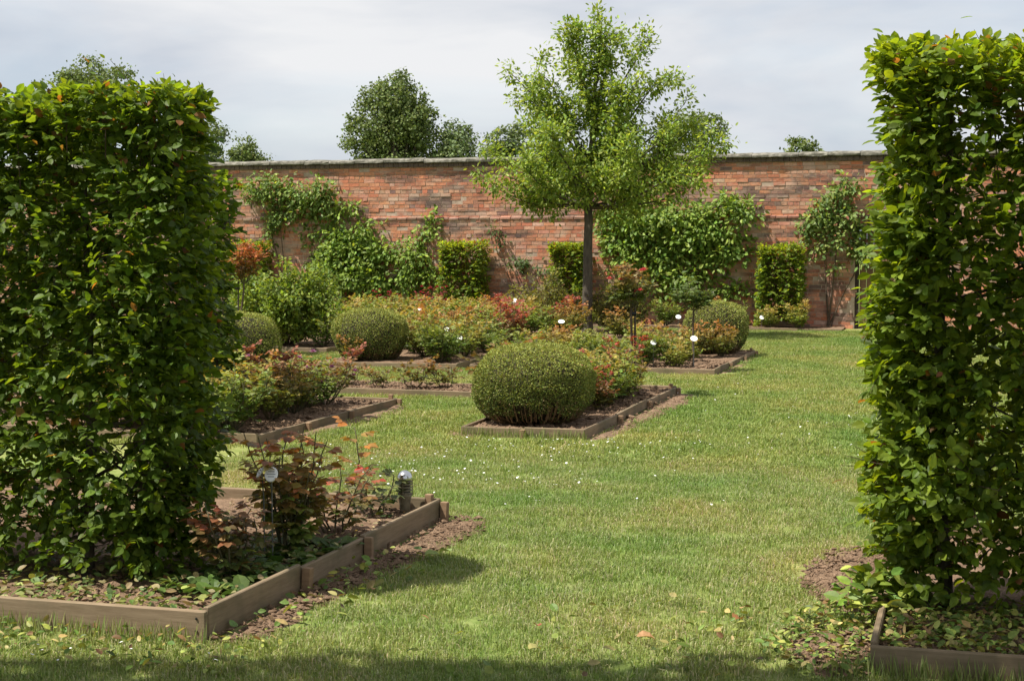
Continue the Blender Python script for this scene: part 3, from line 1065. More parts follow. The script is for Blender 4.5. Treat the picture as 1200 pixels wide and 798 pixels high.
# ------------------------------------------------------------------ box balls
def box_ball(label, x, y, rx, rz, zc, n, leaf, seed, skirt=.0):
    r = np.random.default_rng(seed)
    t = thing('box_ball', (x, y, .05), label, 'topiary', 'clipped box balls in the beds')
    d = nrm(r.normal(size=(n, 3)))
    nz, nz3 = Noise(seed, 4), Noise(seed + 9, 13)
    rad = 1 + .05 * nz(d * 1.0) + .025 * nz3(d) - np.abs(r.normal(0, .022, n)) + (r.random(n) < .02) * .03
    e = 2.6     # squashed dome, squarer than a sphere
    sup = (np.abs(d[:, 0]) ** e + np.abs(d[:, 1]) ** e + np.abs(d[:, 2]) ** e) ** (-1 / e)
    P = d * (sup * rad)[:, None] * np.array([rx, rx, rz]) + np.array([0, 0, zc])
    low = P[:, 2] < .42 * zc * (1 + .8 * nz(P * 5))
    keep = (P[:, 2] > .02) & ~(low & (r.random(n) < skirt))
    P, d = P[keep], d[keep]
    n = len(P)
    N_ = nrm(d / np.array([rx, rx, rz]))
    D = nrm(N_ * .6 + r.normal(0, .6, (n, 3)) + np.array([0, 0, .25]))
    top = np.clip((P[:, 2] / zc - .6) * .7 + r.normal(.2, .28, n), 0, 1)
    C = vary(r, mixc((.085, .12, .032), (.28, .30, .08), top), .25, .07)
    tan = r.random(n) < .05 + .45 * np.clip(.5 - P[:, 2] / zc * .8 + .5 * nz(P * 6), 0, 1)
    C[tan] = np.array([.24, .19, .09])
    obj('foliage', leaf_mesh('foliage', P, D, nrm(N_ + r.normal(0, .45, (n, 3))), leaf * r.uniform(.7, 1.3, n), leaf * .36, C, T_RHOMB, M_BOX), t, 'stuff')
    # twiggy heart
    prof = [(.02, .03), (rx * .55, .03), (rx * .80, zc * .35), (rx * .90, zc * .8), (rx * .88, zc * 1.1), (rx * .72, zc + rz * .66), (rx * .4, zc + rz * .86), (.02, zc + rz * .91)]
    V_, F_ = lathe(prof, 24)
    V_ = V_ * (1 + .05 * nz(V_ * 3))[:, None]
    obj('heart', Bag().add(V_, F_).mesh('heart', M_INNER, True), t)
    tb = Bag()
    for k in range(170):
        a = r.uniform(0, 6.28)
        r0, r1 = rx * r.uniform(.35, .62), rx * r.uniform(.88, 1.0)
        z1 = zc * r.uniform(.35, .95)
        a2 = a + r.normal(0, .14)
        tb.add(*tube([(r0 * math.cos(a), r0 * math.sin(a), .0), (r1 * .86 * math.cos(a2), r1 * .86 * math.sin(a2), z1 * .4), (r1 * math.cos(a2), r1 * math.sin(a2), z1)], [.006, .005, .002], 4, False))
    obj('stems', tb.mesh('stems', M_TANTWIG), t, 'stuff')
    return t

box_ball('largest clipped box ball with bare tan stems at its foot, in the narrow timber-edged bed', -3.66, 12.86, .51, .345, .325, 46000, .017, 301, .92)
box_ball('round clipped box ball beside the roses with a bronze rose growing before it', -7.80, 19.32, .475, .36, .33, 24000, .020, 302, .5)
box_ball('clipped box ball half hidden by the farther tall hedge', -8.95, 17.75, .46, .36, .33, 17000, .020, 303, .3)
box_ball('clipped box ball half hidden by low roses at the end of its bed', -3.52, 21.85, .44, .38, .36, 17000, .022, 304, .3)

# ------------------------------------------------------------------ the young tree
def limb_path(a, b, n, sag, r, wob):
    f = np.linspace(0, 1, n)[:, None]
    p = a * (1 - f) + b * f
    p[:, 2] += sag * (f[:, 0] * (1 - f[:, 0])) * 4
    p[1:-1] += np.cumsum(r.normal(0, wob, (n - 2, 3)), 0) * .5
    return p

def along(paths, r, n, start=.15, bias=1.0):
    """n random points on the paths, weighted by length; returns points, tangents, fraction"""
    seg_a, seg_b, fr = [], [], []
    for p in paths:
        for i in range(len(p) - 1):
            f = (i + .5) / (len(p) - 1)
            if f < start: continue
            seg_a.append(p[i]); seg_b.append(p[i + 1]); fr.append(f)
    A, B, fr = np.array(seg_a), np.array(seg_b), np.array(fr)
    w = np.linalg.norm(B - A, axis=1) * (.35 + fr) ** bias
    k = r.choice(len(A), n, p=w / w.sum())
    u = r.random(n)[:, None]
    return A[k] + (B[k] - A[k]) * u, nrm(B[k] - A[k]), fr[k]

def leaf_clusters(r, pts, tan, nper, spread, leafL, base, tip, hang=.2):
    m = len(pts)
    P = np.repeat(pts, nper, 0) + r.normal(0, spread, (m * nper, 3))
    out_ = nrm(P - np.repeat(pts, nper, 0) + np.repeat(tan, nper, 0) * spread * .8)
    D = nrm(out_ + r.normal(0, .5, P.shape) + np.array([0, 0, -hang]))
    N_ = nrm(r.normal(0, .55, P.shape) + np.array([0, 0, .9]) + out_ * .2)
    f = np.clip(r.normal(.4, .3, len(P)), 0, 1)
    C = vary(r, mixc(base, tip, f), .22, .07)
    Ln = leafL * r.uniform(.6, 1.25, len(P))
    return P, D, N_, Ln, C

r = np.random.default_rng(404)
tree = thing('young_tree', (-6.41, 25.9, 0.05), 'slender young tree with airy light green crown rising above the wall', 'tree')
tz = np.linspace(0, 2.2, 9)
tp = np.column_stack([np.cumsum(r.normal(0, .008, 9)), np.cumsum(r.normal(0, .008, 9)), tz])
trunk = obj('trunk', Bag().add(*tube(tp, np.concatenate([[.115], np.linspace(.09, .072, 8)]), 12)).mesh('trunk', M_BARK, True), tree)
fork = tp[-1]
leader = limb_path(fork, np.array([.16, 0, 5.62]), 14, 0, r, .03)
paths = [leader]
rads = [np.linspace(.07, .008, 14)]
targets = [(-1.5, .1, 4.62, 3.05), (-.75, -.5, 4.5, 2.8), (1.02, .2, 4.98, 3.2), (.95, -.5, 4.2, 2.5), (1.9, .3, 3.68, 2.35), (2.12, -.2, 3.15, 2.25), (1.5, .9, 3.5, 2.5),
           (-1.75, .3, 3.15, 2.2), (-1.35, -.5, 2.75, 2.2), (-1.2, .8, 3.75, 2.5), (.5, 1.2, 3.7, 2.5), (-.3, -1.2, 3.5, 2.4), (.9, -1.0, 3.0, 2.3), (-.5, .5, 4.9, 3.4),
           (.5, .3, 5.0, 3.6), (-.25, -.2, 5.1, 3.8), (-1.15, 1.0, 2.9, 2.3), (1.75, -.7, 2.7, 2.25), (-.9, -.9, 2.9, 2.3), (1.35, .1, 4.35, 2.8), (-1.05, -.2, 4.05, 2.7), (2.0, .5, 2.95, 2.2), (1.6, .6, 2.5, 2.2), (1.45, -.6, 3.3, 2.35), (1.1, .9, 2.75, 2.25), (-1.6, -.3, 2.55, 2.2), (-1.0, .3, 3.3, 2.4), (.7, -.3, 3.6, 2.6), (-.5, .9, 3.1, 2.3), (1.7, .0, 3.95, 2.7)]
for (x, y, z, zs) in targets:
    i = int(np.argmin(np.abs(leader[:, 2] - zs)))
    p = limb_path(leader[i] if zs > 2.3 else fork, np.array([x, y, z]), 9, -.12 if z < 4 else .12, r, .035)
    paths.append(p)
    rads.append(np.linspace(.034, .005, 9))
for q, (p, rd) in enumerate(zip(paths, rads)):
    obj('limb', Bag().add(*tube(p, rd, 7)).mesh('limb', M_BARK, True), trunk)
subs = []
for p in paths[1:]:
    for k in range(7):
        i = r.integers(2, 9)
        a = p[i]
        d = nrm(r.normal(0, 1, 3) + nrm(p[-1] - p[0]) * .5 + np.array([0, 0, .9]))
        subs.append(limb_path(a, a + d * r.uniform(.25, .6) * (1.2 - i / 16), 5, .03, r, .015))
for k in range(16):
    i = r.integers(3, 13)
    a = leader[i]
    d = nrm(np.array([r.normal(), r.normal(), .7]))
    subs.append(limb_path(a, a + d * r.uniform(.25, .5), 5, .03, r, .015))
tb = Bag()
for p in subs: tb.add(*tube(p, np.linspace(.008, .003, 5), 4, False))
obj('twigs', tb.mesh('twigs', M_BARK, True), tree, 'stuff')
pts, tan, fr = along(subs, r, 3300, .1, .6)
p2, t2, _ = along(paths, r, 900, .36, 1.4)
pts, tan = np.concatenate([pts, p2]), np.concatenate([tan, t2])
P, D, N_, Ln, C = leaf_clusters(r, pts, tan, 9, .082, .078, (.135, .215, .042), (.36, .43, .092), .25)
obj('crown', leaf_mesh('crown', P, D, N_, Ln, Ln * .27, C, T_SIX, M_CLIMB), tree, 'stuff')

# ------------------------------------------------------------------ far trees beyond the wall
def far_tree(label, x, y, blobs, trunk_r, n, seed, base=(.095, .13, .045), tip=(.21, .255, .085), leaf=.32):  # leaf colours lightened, putting distance haze into the crowns
    r = np.random.default_rng(seed)
    t = thing('distant_tree', (x, y, 0), label, 'tree', 'trees beyond the wall')
    zc = min(b[2] for b in blobs)
    obj('trunk', Bag().add(*tube([(0, 0, 0), (.1, 0, zc * .5), (0, 0, zc * 1.1)], [trunk_r, trunk_r * .8, trunk_r * .5], 9)).mesh('trunk', M_BARK, True), t)
    n = int(n * 1.7)
    vol = np.array([b[3] * b[3] * b[4] for b in blobs]) ** .8
    Ps, Ns = [], []
    tb = Bag()
    for b_, w in zip(blobs, vol / vol.sum()):
        c = np.array(b_[:3])
        tb.add(*tube([(0, 0, zc * .7), c * .55 + np.array([0, 0, zc * .35]), c], [trunk_r * .45, trunk_r * .3, .04], 6, False))
        m = int(n * w)
        # clumps near the surface of each lobe, leaves round each clump
        k = max(6, m // 26)
        d = nrm(r.normal(size=(k, 3)))
        q = c + d * np.array([b_[3], b_[3], b_[4]]) * (r.uniform(.35, 1.08, (k, 1)) ** .6)
        ii = r.integers(0, k, m)
        P = q[ii] + r.normal(0, .11 * (b_[3] + b_[4]), (m, 3)) * np.array([1, 1, .7])
        Ps.append(P); Ns.append(nrm(d[ii] + r.normal(0, .6, (m, 3)) + np.array([0, 0, .5])))
    P, N_ = np.concatenate(Ps), np.concatenate(Ns)
    D = nrm(r.normal(size=P.shape) + np.array([0, 0, -.2]))
    C = vary(r, mixc(base, tip, np.clip(r.normal(.35, .3, len(P)), 0, 1)), .2, .06)
    obj('limbs', tb.mesh('limbs', M_BARK, True), t)
    obj('crown', leaf_mesh('crown', P, D, N_, leaf * r.uniform(.6, 1.3, len(P)), leaf * .42, C, T_RHOMB, M_FAR), t, 'stuff')

def lobes(seed, rx, z0, z1, n, big, top=1.0):
    r = np.random.default_rng(seed)
    o = []
    for k in range(n):
        f = (k + .5) / n
        z = z0 + (z1 - z0) * f
        w = rx * (math.sin(math.pi * (.18 + .74 * f)) ** .7)
        for s in (0, 1):
            a = r.uniform(0, 6.28)
            o.append((w * .62 * math.cos(a), w * .62 * math.sin(a), z, big * r.uniform(.8, 1.2) * (w / rx) ** .5, big * r.uniform(.6, .95)))
    return o
BIG = lobes(1, 4.2, 6.0, 17.6, 6, 2.3) + [(-4.0, 0, 12.6, 1.9, 1.3), (-4.4, 0, 14.2, 1.3, .9), (-2.6, 0, 16.6, 1.7, 1.3), (3.3, 0, 14.9, 1.5, 1.0), (.4, 0, 18.1, 1.8, 1.4), (3.2, 0, 12.6, 1.9, 1.4), (-.6, 0, 13.8, 3.2, 2.6), (2.2, 0, 16.6, 1.8, 1.2), (-3.4, 0, 10.2, 2, 1.5), (3.2, 0, 10.0, 2.0, 1.5)]
far_tree('largest dark green tree with broad crown standing beyond the brick wall', -57.6, 150, BIG, .5, 15000, 501)
far_tree('small rounded tree close beside the largest dark tree beyond the wall', -50.6, 152, lobes(2, 2.5, 6, 13.6, 4, 2.0), .25, 5200, 502, (.11, .15, .065), (.21, .265, .11))
far_tree('loose pale-stemmed tree beyond the wall, seen past the young tree crown', -47.4, 156, lobes(3, 2.7, 6, 13.8, 4, 1.9), .25, 4600, 503, (.12, .16, .075), (.23, .28, .12))
far_tree('dome-topped tree rising above the top of the dappled tall hedge', -93.5, 150, lobes(4, 6.0, 8, 19.6, 5, 2.8) + [(0, 0, 20.6, 2.6, 1.5), (-3, 0, 19.6, 2.2, 1.3), (3, 0, 19.8, 2.4, 1.3), (-5, 0, 18.4, 1.6, 1)], .5, 9000, 504)
far_tree('dark tree beyond the wall at the shoulder of the dappled tall hedge', -79.6, 150, lobes(5, 3.4, 6, 14.8, 4, 2.1), .3, 5000, 505)
far_tree('lower spreading tree beyond the wall beside the dark hedge-side tree', -75.4, 150, lobes(6, 2.8, 5, 12.4, 4, 1.8), .3, 4500, 506)
far_tree('dark tree beyond the wall showing through the young tree crown edge', -25.9, 150, lobes(7, 3.4, 5, 14.2, 4, 2.1), .3, 5000, 507)
far_tree('low round treetop just showing over the coping near the backlit hedge', -15.7, 150, lobes(8, 1.9, 5, 11.2, 4, 1.4), .2, 2600, 508)
# wood far behind, hidden by the wall from here

# ------------------------------------------------------------------ climbers on the wall
def climber(name, label, blobs, bases, leafL, base, tip, seed, dens=1.0, group=None, red=None):
    """blobs: (x, z, rx, rz, thickness, leaves). Grown on the wall face"""
    r = np.random.default_rng(seed)
    yw = WY - TH - .02
    t = thing(name, (bases[0], yw - .12, .03), label, 'climbing plant', group)
    org = np.array(t.location)
    Ps, Ns, Ds, Ls = [], [], [], []
    stems = []
    for bi, (x, z, rx, rz, th, n) in enumerate(blobs):
        n = int(n * dens * 1.05)
        k = max(8, n // 10)
        a = r.uniform(0, 6.28, k); q = np.sqrt(r.random(k)) * r.uniform(.7, 1.3, k)
        cx_, cz = x + rx * q * np.cos(a), z + rz * q * np.sin(a)
        yy = yw - th * r.uniform(.05, 1, k) * np.sqrt(np.clip(1.15 - q * q * .75, .1, 1))
        c = np.column_stack([cx_, yy, cz])
        gp = Noise(seed, 6.5)(c) + r.normal(0, .2, k)
        c = c[gp > -.42]
        k = len(c)
        ii = r.integers(0, k, n)
        P = c[ii] + r.normal(0, leafL * .75, (n, 3))
        P[:, 1] = np.minimum(P[:, 1], yw - .01)
        nrmv = nrm(np.column_stack([r.normal(-.2, .45, n), -np.ones(n) * .75, r.normal(.8, .35, n)]))
        D = nrm(P - c[ii] + np.array([0, -.03, -.06]) + r.normal(0, .05, (n, 3)))
        Ps.append(P); Ns.append(nrmv); Ds.append(D); Ls.append(leafL * r.uniform(.6, 1.25, n))
        bx = min(bases, key=lambda b: abs(b - x))
        for s in range(max(1, k // 30) if bi % 2 == 0 else 0):
            e = c[r.integers(0, k)]
            st = np.array([bx + r.normal(0, .03), yw - .03, .0])
            mid = np.array([bx * .55 + e[0] * .45 + r.normal(0, .06), yw - .03, e[2] * .55])
            f = np.linspace(0, 1, 8)[:, None]
            stems.append(((1 - f) ** 2 * st + 2 * f * (1 - f) * mid + f * f * e))
    P, N_, D, Ln = map(np.concatenate, (Ps, Ns, Ds, Ls))
    f = np.clip(r.normal(.4, .3, len(P)), 0, 1)
    C = vary(r, mixc(base, tip, f), .2, .07)
    if red is not None:
        m = r.random(len(P)) < red[1]
        C[m] = vary(r, np.tile(np.array([red[0]]), (m.sum(), 1)), .25, .08)
    sb = Bag()
    for s in stems: sb.add(*tube(s - org, np.linspace(.013, .004, 8), 5, False))
    obj('stems', sb.mesh('stems', M_TWIG, True), t)
    obj('foliage', leaf_mesh('foliage', P - org, D, N_, Ln, Ln * .29, C, T_SIX, M_CLIMB), t, 'stuff')
    return t

CG, CT = (.10, .175, .03), (.31, .40, .075)
climber('climbing_rose', 'dark leafy climbing rose high on the wall with bare stems below it',
        [(-14.5, 2.78, .42, .30, .35, 700), (-13.9, 2.75, .38, .26, .35, 500), (-13.35, 2.72, .42, .36, .4, 800), (-13.6, 2.3, .35, .25, .3, 350), (-12.95, 2.45, .22, .25, .3, 200), (-14.4, 1.75, .2, .35, .15, 130), (-13.25, 1.5, .4, .4, .2, 330), (-14.2, 2.25, .25, .25, .25, 240)],
        [-13.9, -13.2], .095, (.095, .16, .034), (.27, .35, .085), 601, red=((.26, .15, .08), .05))
climber('wall_shrub', 'bright green bushy climber with big leaves spreading low on the wall',
        [(-12.5, 1.95, .45, .35, .4, 600), (-12.35, 1.35, .65, .5, .5, 1300), (-12.8, 1.0, .5, .5, .5, 700), (-12.0, .8, .55, .35, .5, 700), (-12.55, 2.3, .25, .15, .25, 120), (-11.75, 1.5, .3, .35, .35, 300)],
        [-12.4], .11, CG, CT, 602)
climber('wall_shrub', 'narrower green climber beside the square pillar, one shoot reaching up the wall',
        [(-11.1, 1.35, .38, .35, .35, 420), (-10.8, 1.75, .2, .2, .2, 100), (-11.15, .8, .4, .35, .4, 420), (-10.75, 1.1, .25, .4, .3, 240), (-10.72, 2.15, .13, .16, .12, 50)], [-11.0], .1, CG, CT, 603)
climber('climbing_rose', 'thin sparse climber with bare stems on the open stretch of brick wall',
        [(-9.33, 1.85, .1, .14, .12, 45), (-9.2, 1.6, .09, .12, .12, 30), (-8.62, 1.2, .26, .12, .2, 140), (-9.0, 1.25, .1, .12, .1, 25), (-8.3, 1.1, .1, .1, .15, 30)], [-8.75], .07, (.05, .09, .025), (.13, .19, .05), 604)
climber('wall_shrub', 'widest dense green climber spread across the wall behind the standard roses',
        [(-6.75, 2.15, .45, .3, .35, 500), (-6.1, 2.1, .55, .4, .45, 900), (-5.3, 1.9, .5, .5, .45, 1000), (-4.65, 2.05, .5, .4, .4, 700), (-4.3, 2.2, .25, .22, .25, 160), (-6.3, 1.5, .6, .5, .45, 900), (-5.4, 1.2, .6, .5, .45, 1000), (-4.6, 1.35, .4, .45, .35, 500), (-4.45, .75, .35, .16, .25, 180), (-5.7, .75, .5, .25, .35, 320), (-6.9, 1.6, .2, .4, .3, 200)],
        [-6.2, -5.2], .11, CG, CT, 605)
climber('climbing_rose', 'climbing rose on the wall over the wooden door with loose arching shoots',
        [(-2.25, 2.72, .2, .14, .25, 150), (-2.5, 2.5, .26, .2, .3, 300), (-2.85, 2.2, .26, .22, .3, 320), (-3.1, 1.92, .16, .2, .22, 150), (-2.65, 1.95, .2, .18, .3, 190), (-2.2, 2.05, .25, .25, .35, 240), (-2.3, 1.65, .26, .2, .4, 190), (-2.75, 1.55, .2, .12, .25, 90), (-2.05, 1.4, .2, .25, .4, 150), (-2.5, 1.2, .16, .1, .3, 40), (-1.6, 2.1, .3, .3, .3, 250)],
        [-2.65], .095, (.10, .165, .042), (.27, .34, .09), 606, red=((.25, .11, .06), .05))

# ------------------------------------------------------------------ roses
def bloom(r, c, s, col):
    P, D, N_, Ln, C = [], [], [], [], []
    for ring, (k, tilt) in enumerate(((5, .95), (6, .45), (6, .1))):
        for q in range(k):
            a = 6.283 * q / k + ring
            d = np.array([math.cos(a) * tilt, math.sin(a) * tilt, 1 - tilt * .75])
            P.append(c); D.append(d); N_.append(np.array([-math.cos(a), -math.sin(a), .8])); Ln.append(s * (.6 + .4 * tilt)); C.append(np.array(col) * r.uniform(.8, 1.15))
    return map(np.array, (P, D, N_, Ln, C))

def rose_meshes(seed, h, rad, nst, base, tip, redness, leafL=.045, blooms=0, bcol=(.6, .2, .3), stem0=0.0, dens=1.0):
    """one rose bush: stems and leaflets as two meshes, flowers as a third"""
    r = np.random.default_rng(seed)
    sb = Bag()
    LP, LD, LN, LL, LC = [], [], [], [], []
    tops = []
    for s in range(nst):
        az = 6.283 * (s + r.uniform(-.35, .35)) / nst
        reach = rad * r.uniform(.35, 1.0)
        hh = h * r.uniform(.42, 1.18)
        top = np.array([math.cos(az) * reach, math.sin(az) * reach, hh])
        st = np.array([math.cos(az) * .03, math.sin(az) * .03, stem0])
        p = limb_path(st, top, 7, .0, r, .02)
        p[1:-1, :2] += top[None, :2] * .12
        sb.add(*tube(p, np.linspace(.007, .0028, 7), 4, False))
        tops.append(top)
        shoots = [p]
        for q in range(r.integers(2, 4)):
            i = r.integers(2, 6)
            d = nrm(np.array([r.normal(), r.normal(), .9]))
            e = p[i] + d * h * r.uniform(.18, .35)
            sp = limb_path(p[i], e, 4, 0, r, .01)
            sb.add(*tube(sp, np.linspace(.004, .002, 4), 3, False))
            shoots.append(sp)
        for sh in shoots:
            m = int((9 if sh is p else 5) * dens)
            f = np.clip((np.arange(m) + r.uniform(0, 1, m)) / m, 0, .999) * (.82 if sh is p else 1) + (.18 if sh is p else 0)
            x = np.clip(f * (len(sh) - 1), 0, len(sh) - 1.001)
            i0 = x.astype(int)
            q = sh[i0] + (sh[i0 + 1] - sh[i0]) * (x - i0)[:, None]
            for c in q:
                a = r.uniform(0, 6.283)
                rach = nrm(np.array([math.cos(a), math.sin(a), r.uniform(-.3, 1.1)]))
                sd_ = nrm(np.cross(rach, [0, 0, 1.]))
                up = np.cross(sd_, rach)
                rl = leafL * r.uniform(1.3, 2.0)
                hfrac = np.clip(c[2] / h, 0, 1.1)
                t_ = np.clip(hfrac ** 2 * redness * 1.5 + r.normal(0, .16) * redness, 0, 1)
                col = np.array(base) * (1 - t_) + np.array(tip) * t_
                for (g, sgn) in ((.45, 1), (.45, -1), (.8, 1), (.8, -1), (1.0, 0)):
                    LP.append(c + rach * rl * g); LD.append(rach * (.6 if sgn else 1.2) + sd_ * sgn * .9 + np.array([0, 0, -.25]))
                    LN.append(up + r.normal(0, .55, 3)); LL.append(leafL * r.uniform(.75, 1.2)); LC.append(col)
    LP, LD, LN, LL, LC = map(np.array, (LP, LD, LN, LL, LC))
    k = LP[:, 2] > .015
    LC = vary(r, LC, .2, .08)
    out_ = [sb.mesh('stems', M_STEM), leaf_mesh('foliage', LP[k], nrm(LD[k]), nrm(LN[k]), LL[k], LL[k] * .33, LC[k], T_RHOMB if leafL < .05 else T_SIX, M_ROSE)]
    bl = []
    for q in range(blooms):
        c = tops[r.integers(0, nst)] + r.normal(0, .05, 3)
        a, b_, c_, d_, e_ = bloom(r, c, .045, bcol)
        bl.append(leaf_mesh('bloom', a, b_, c_, d_, d_ * .55, e_, T_RHOMB, M_PETAL))
    return out_ + bl

def place_rose(meshes, x, y, z, rz, s, label, group, name='rose_bush', cat='rose'):
    t = thing(name, (x, y, z), label, cat, group)
    t.rotation_euler = (0, 0, rz)
    t.scale = (s, s, s)
    st = obj('stems', meshes[0], t)
    fo = obj('foliage', meshes[1], t)
    fo['kind'] = 'stuff'
    for m in meshes[2:]: obj('bloom', m, t)
    return t

GR, BR, RD = (.11, .18, .033), (.36, .17, .065), (.30, .065, .045)
YG = (.18, .245, .04)
K = {
    'bronze': [rose_meshes(700 + i, .50, .34, 14, (.14, .19, .038), BR, .6, .048) for i in range(3)],
    'red':    [rose_meshes(710 + i, .52, .28, 11, (.10, .125, .03), RD, .8, .048) for i in range(2)],
    'green':  [rose_meshes(720 + i, .46, .36, 14, GR, (.24, .26, .055), .6, .048) for i in range(3)],
    'yellow': [rose_meshes(730 + i, .44, .34, 14, YG, (.34, .26, .07), .7, .048) for i in range(2)],
    'mauve':  [rose_meshes(740, .48, .34, 10, (.09, .12, .03), (.28, .10, .07), .7, .046, 9, (.42, .20, .36))],
    'crimson':[rose_meshes(745, .55, .34, 10, (.10, .07, .03), (.25, .05, .05), 1, .046, 10, (.42, .03, .07))],
    'sparse': [rose_meshes(750, .28, .22, 4, (.10, .11, .03), (.28, .14, .06), .8, .045, dens=.7)],
}
r = np.random.default_rng(808)
def fill(keys, weights, x0, x1, y0, y1, sp, where, skip=(), s0=.85, s1=1.15, rgn=None):
    y = y0
    row = 0
    while y <= y1:
        x = x0 + (sp / 2 if row % 2 else 0)
        while x <= x1:
            px_, py_ = x + r.normal(0, sp * .14), y + r.normal(0, sp * .14)
            if not any((px_ - a) ** 2 + (py_ - b_) ** 2 < c * c for a, b_, c in skip) and (rgn is None or rgn(px_, py_)):
                k = keys[r.choice(len(keys), p=np.array(weights) / sum(weights))]
                m = K[k][r.integers(0, len(K[k]))]
                word = {'bronze': 'bronze-tipped rose bush', 'red': 'dark red-leaved rose bush', 'green': 'leafy green rose bush', 'yellow': 'yellow-green rose bush', 'mauve': 'rose bush with small mauve blooms',
                        'crimson': 'rose bush with crimson blooms', 'sparse': 'sparse young rose plant'}[k]
                place_rose(m, px_, py_, .055, r.uniform(0, 6.28), r.uniform(s0, s1), word + ' ' + where, word.replace('bush', 'bushes').replace('plant', 'plants') + ' ' + where)
            x += sp
        y += sp * .9
        row += 1

fill(['bronze', 'green', 'yellow', 'mauve', 'red'], [4, 3, 3, 3, 1], -7.2, -5.82, 11.45, 14.0, .42, 'in the bed with the farther tall hedge', [(-6.3, 12.25, .38), (-6.8, 12.25, .4), (-7.2, 12.25, .45)], .85, 1.1)
fill(['bronze', 'red', 'yellow', 'green'], [1.5, 2, 4, 3], -3.85, -3.25, 13.6, 16.05, .31, 'in the narrow bed behind the largest box ball', [(-3.42, 15.75, .13)], .6, .95)
fill(['green', 'yellow', 'bronze', 'red'], [5, 4, 1.5, .5], -5.9, -3.4, 19.15, 20.9, .58, 'in the bed with the half-hidden box ball', [(-3.52, 21.85, .62), (-3.36, 19.16, .22), (-3.3, 19.3, .3)], .6, .9)
fill(['bronze', 'green', 'red'], [3, 2, 1], -3.6, -3.25, 20.9, 21.4, .42, 'close before the half-hidden box ball', (), .8, .95)
fill(['sparse', 'bronze'], [3, 1], -6.6, -5.2, 15.55, 15.9, .4, 'in the nearly bare soil bed', (), .8, 1.25)
fill(['bronze', 'green', 'yellow', 'red'], [3, 5, 4, 1], -8.5, -6.5, 18.95, 23.0, .6, 'in the large rose bed beside the smooth box ball', [(-7.72, 19.32, .72), (-8.5, 19.4, .9), (-7.5, 18.8, .6)], .75, 1.15)
fill(['bronze', 'green', 'yellow', 'red', 'crimson'], [3.5, 6, 3.5, 1.1, .5], -10.9, -5.6, 24.6, 27.3, .66, 'in the bed around the young tree', [(-6.41, 25.9, .25), (-7.4, 26.9, .75), (-5.9, 26.3, .7), (-6, 25.5, .5)], .85, 1.25)
fill(['bronze', 'green', 'yellow'], [3, 3, 2], -15.5, -2.6, 29.1, 29.1, .62, 'in the soil border at the foot of the wall', [(-9.9, 29.3, .6), (-7.7, 29.3, .5), (-14.7, 29.3, .6)], .7, 1.0)
fill(['crimson', 'red', 'bronze', 'green'], [1.2, 1, 2, 2], -11.2, -9.6, 27.95, 28.4, .6, 'crowding before the wall climbers', (), 1.0, 1.25)
place_rose(K['bronze'][1], -7.85, 18.86, .05, 1.0, .62, 'low bronze rose growing before the smooth box ball', None)
place_rose(K['sparse'][0], -4.85, 16.0, .05, 1.9, 1.9, 'tall thin bronze rose at the edge of the bare soil bed', None)

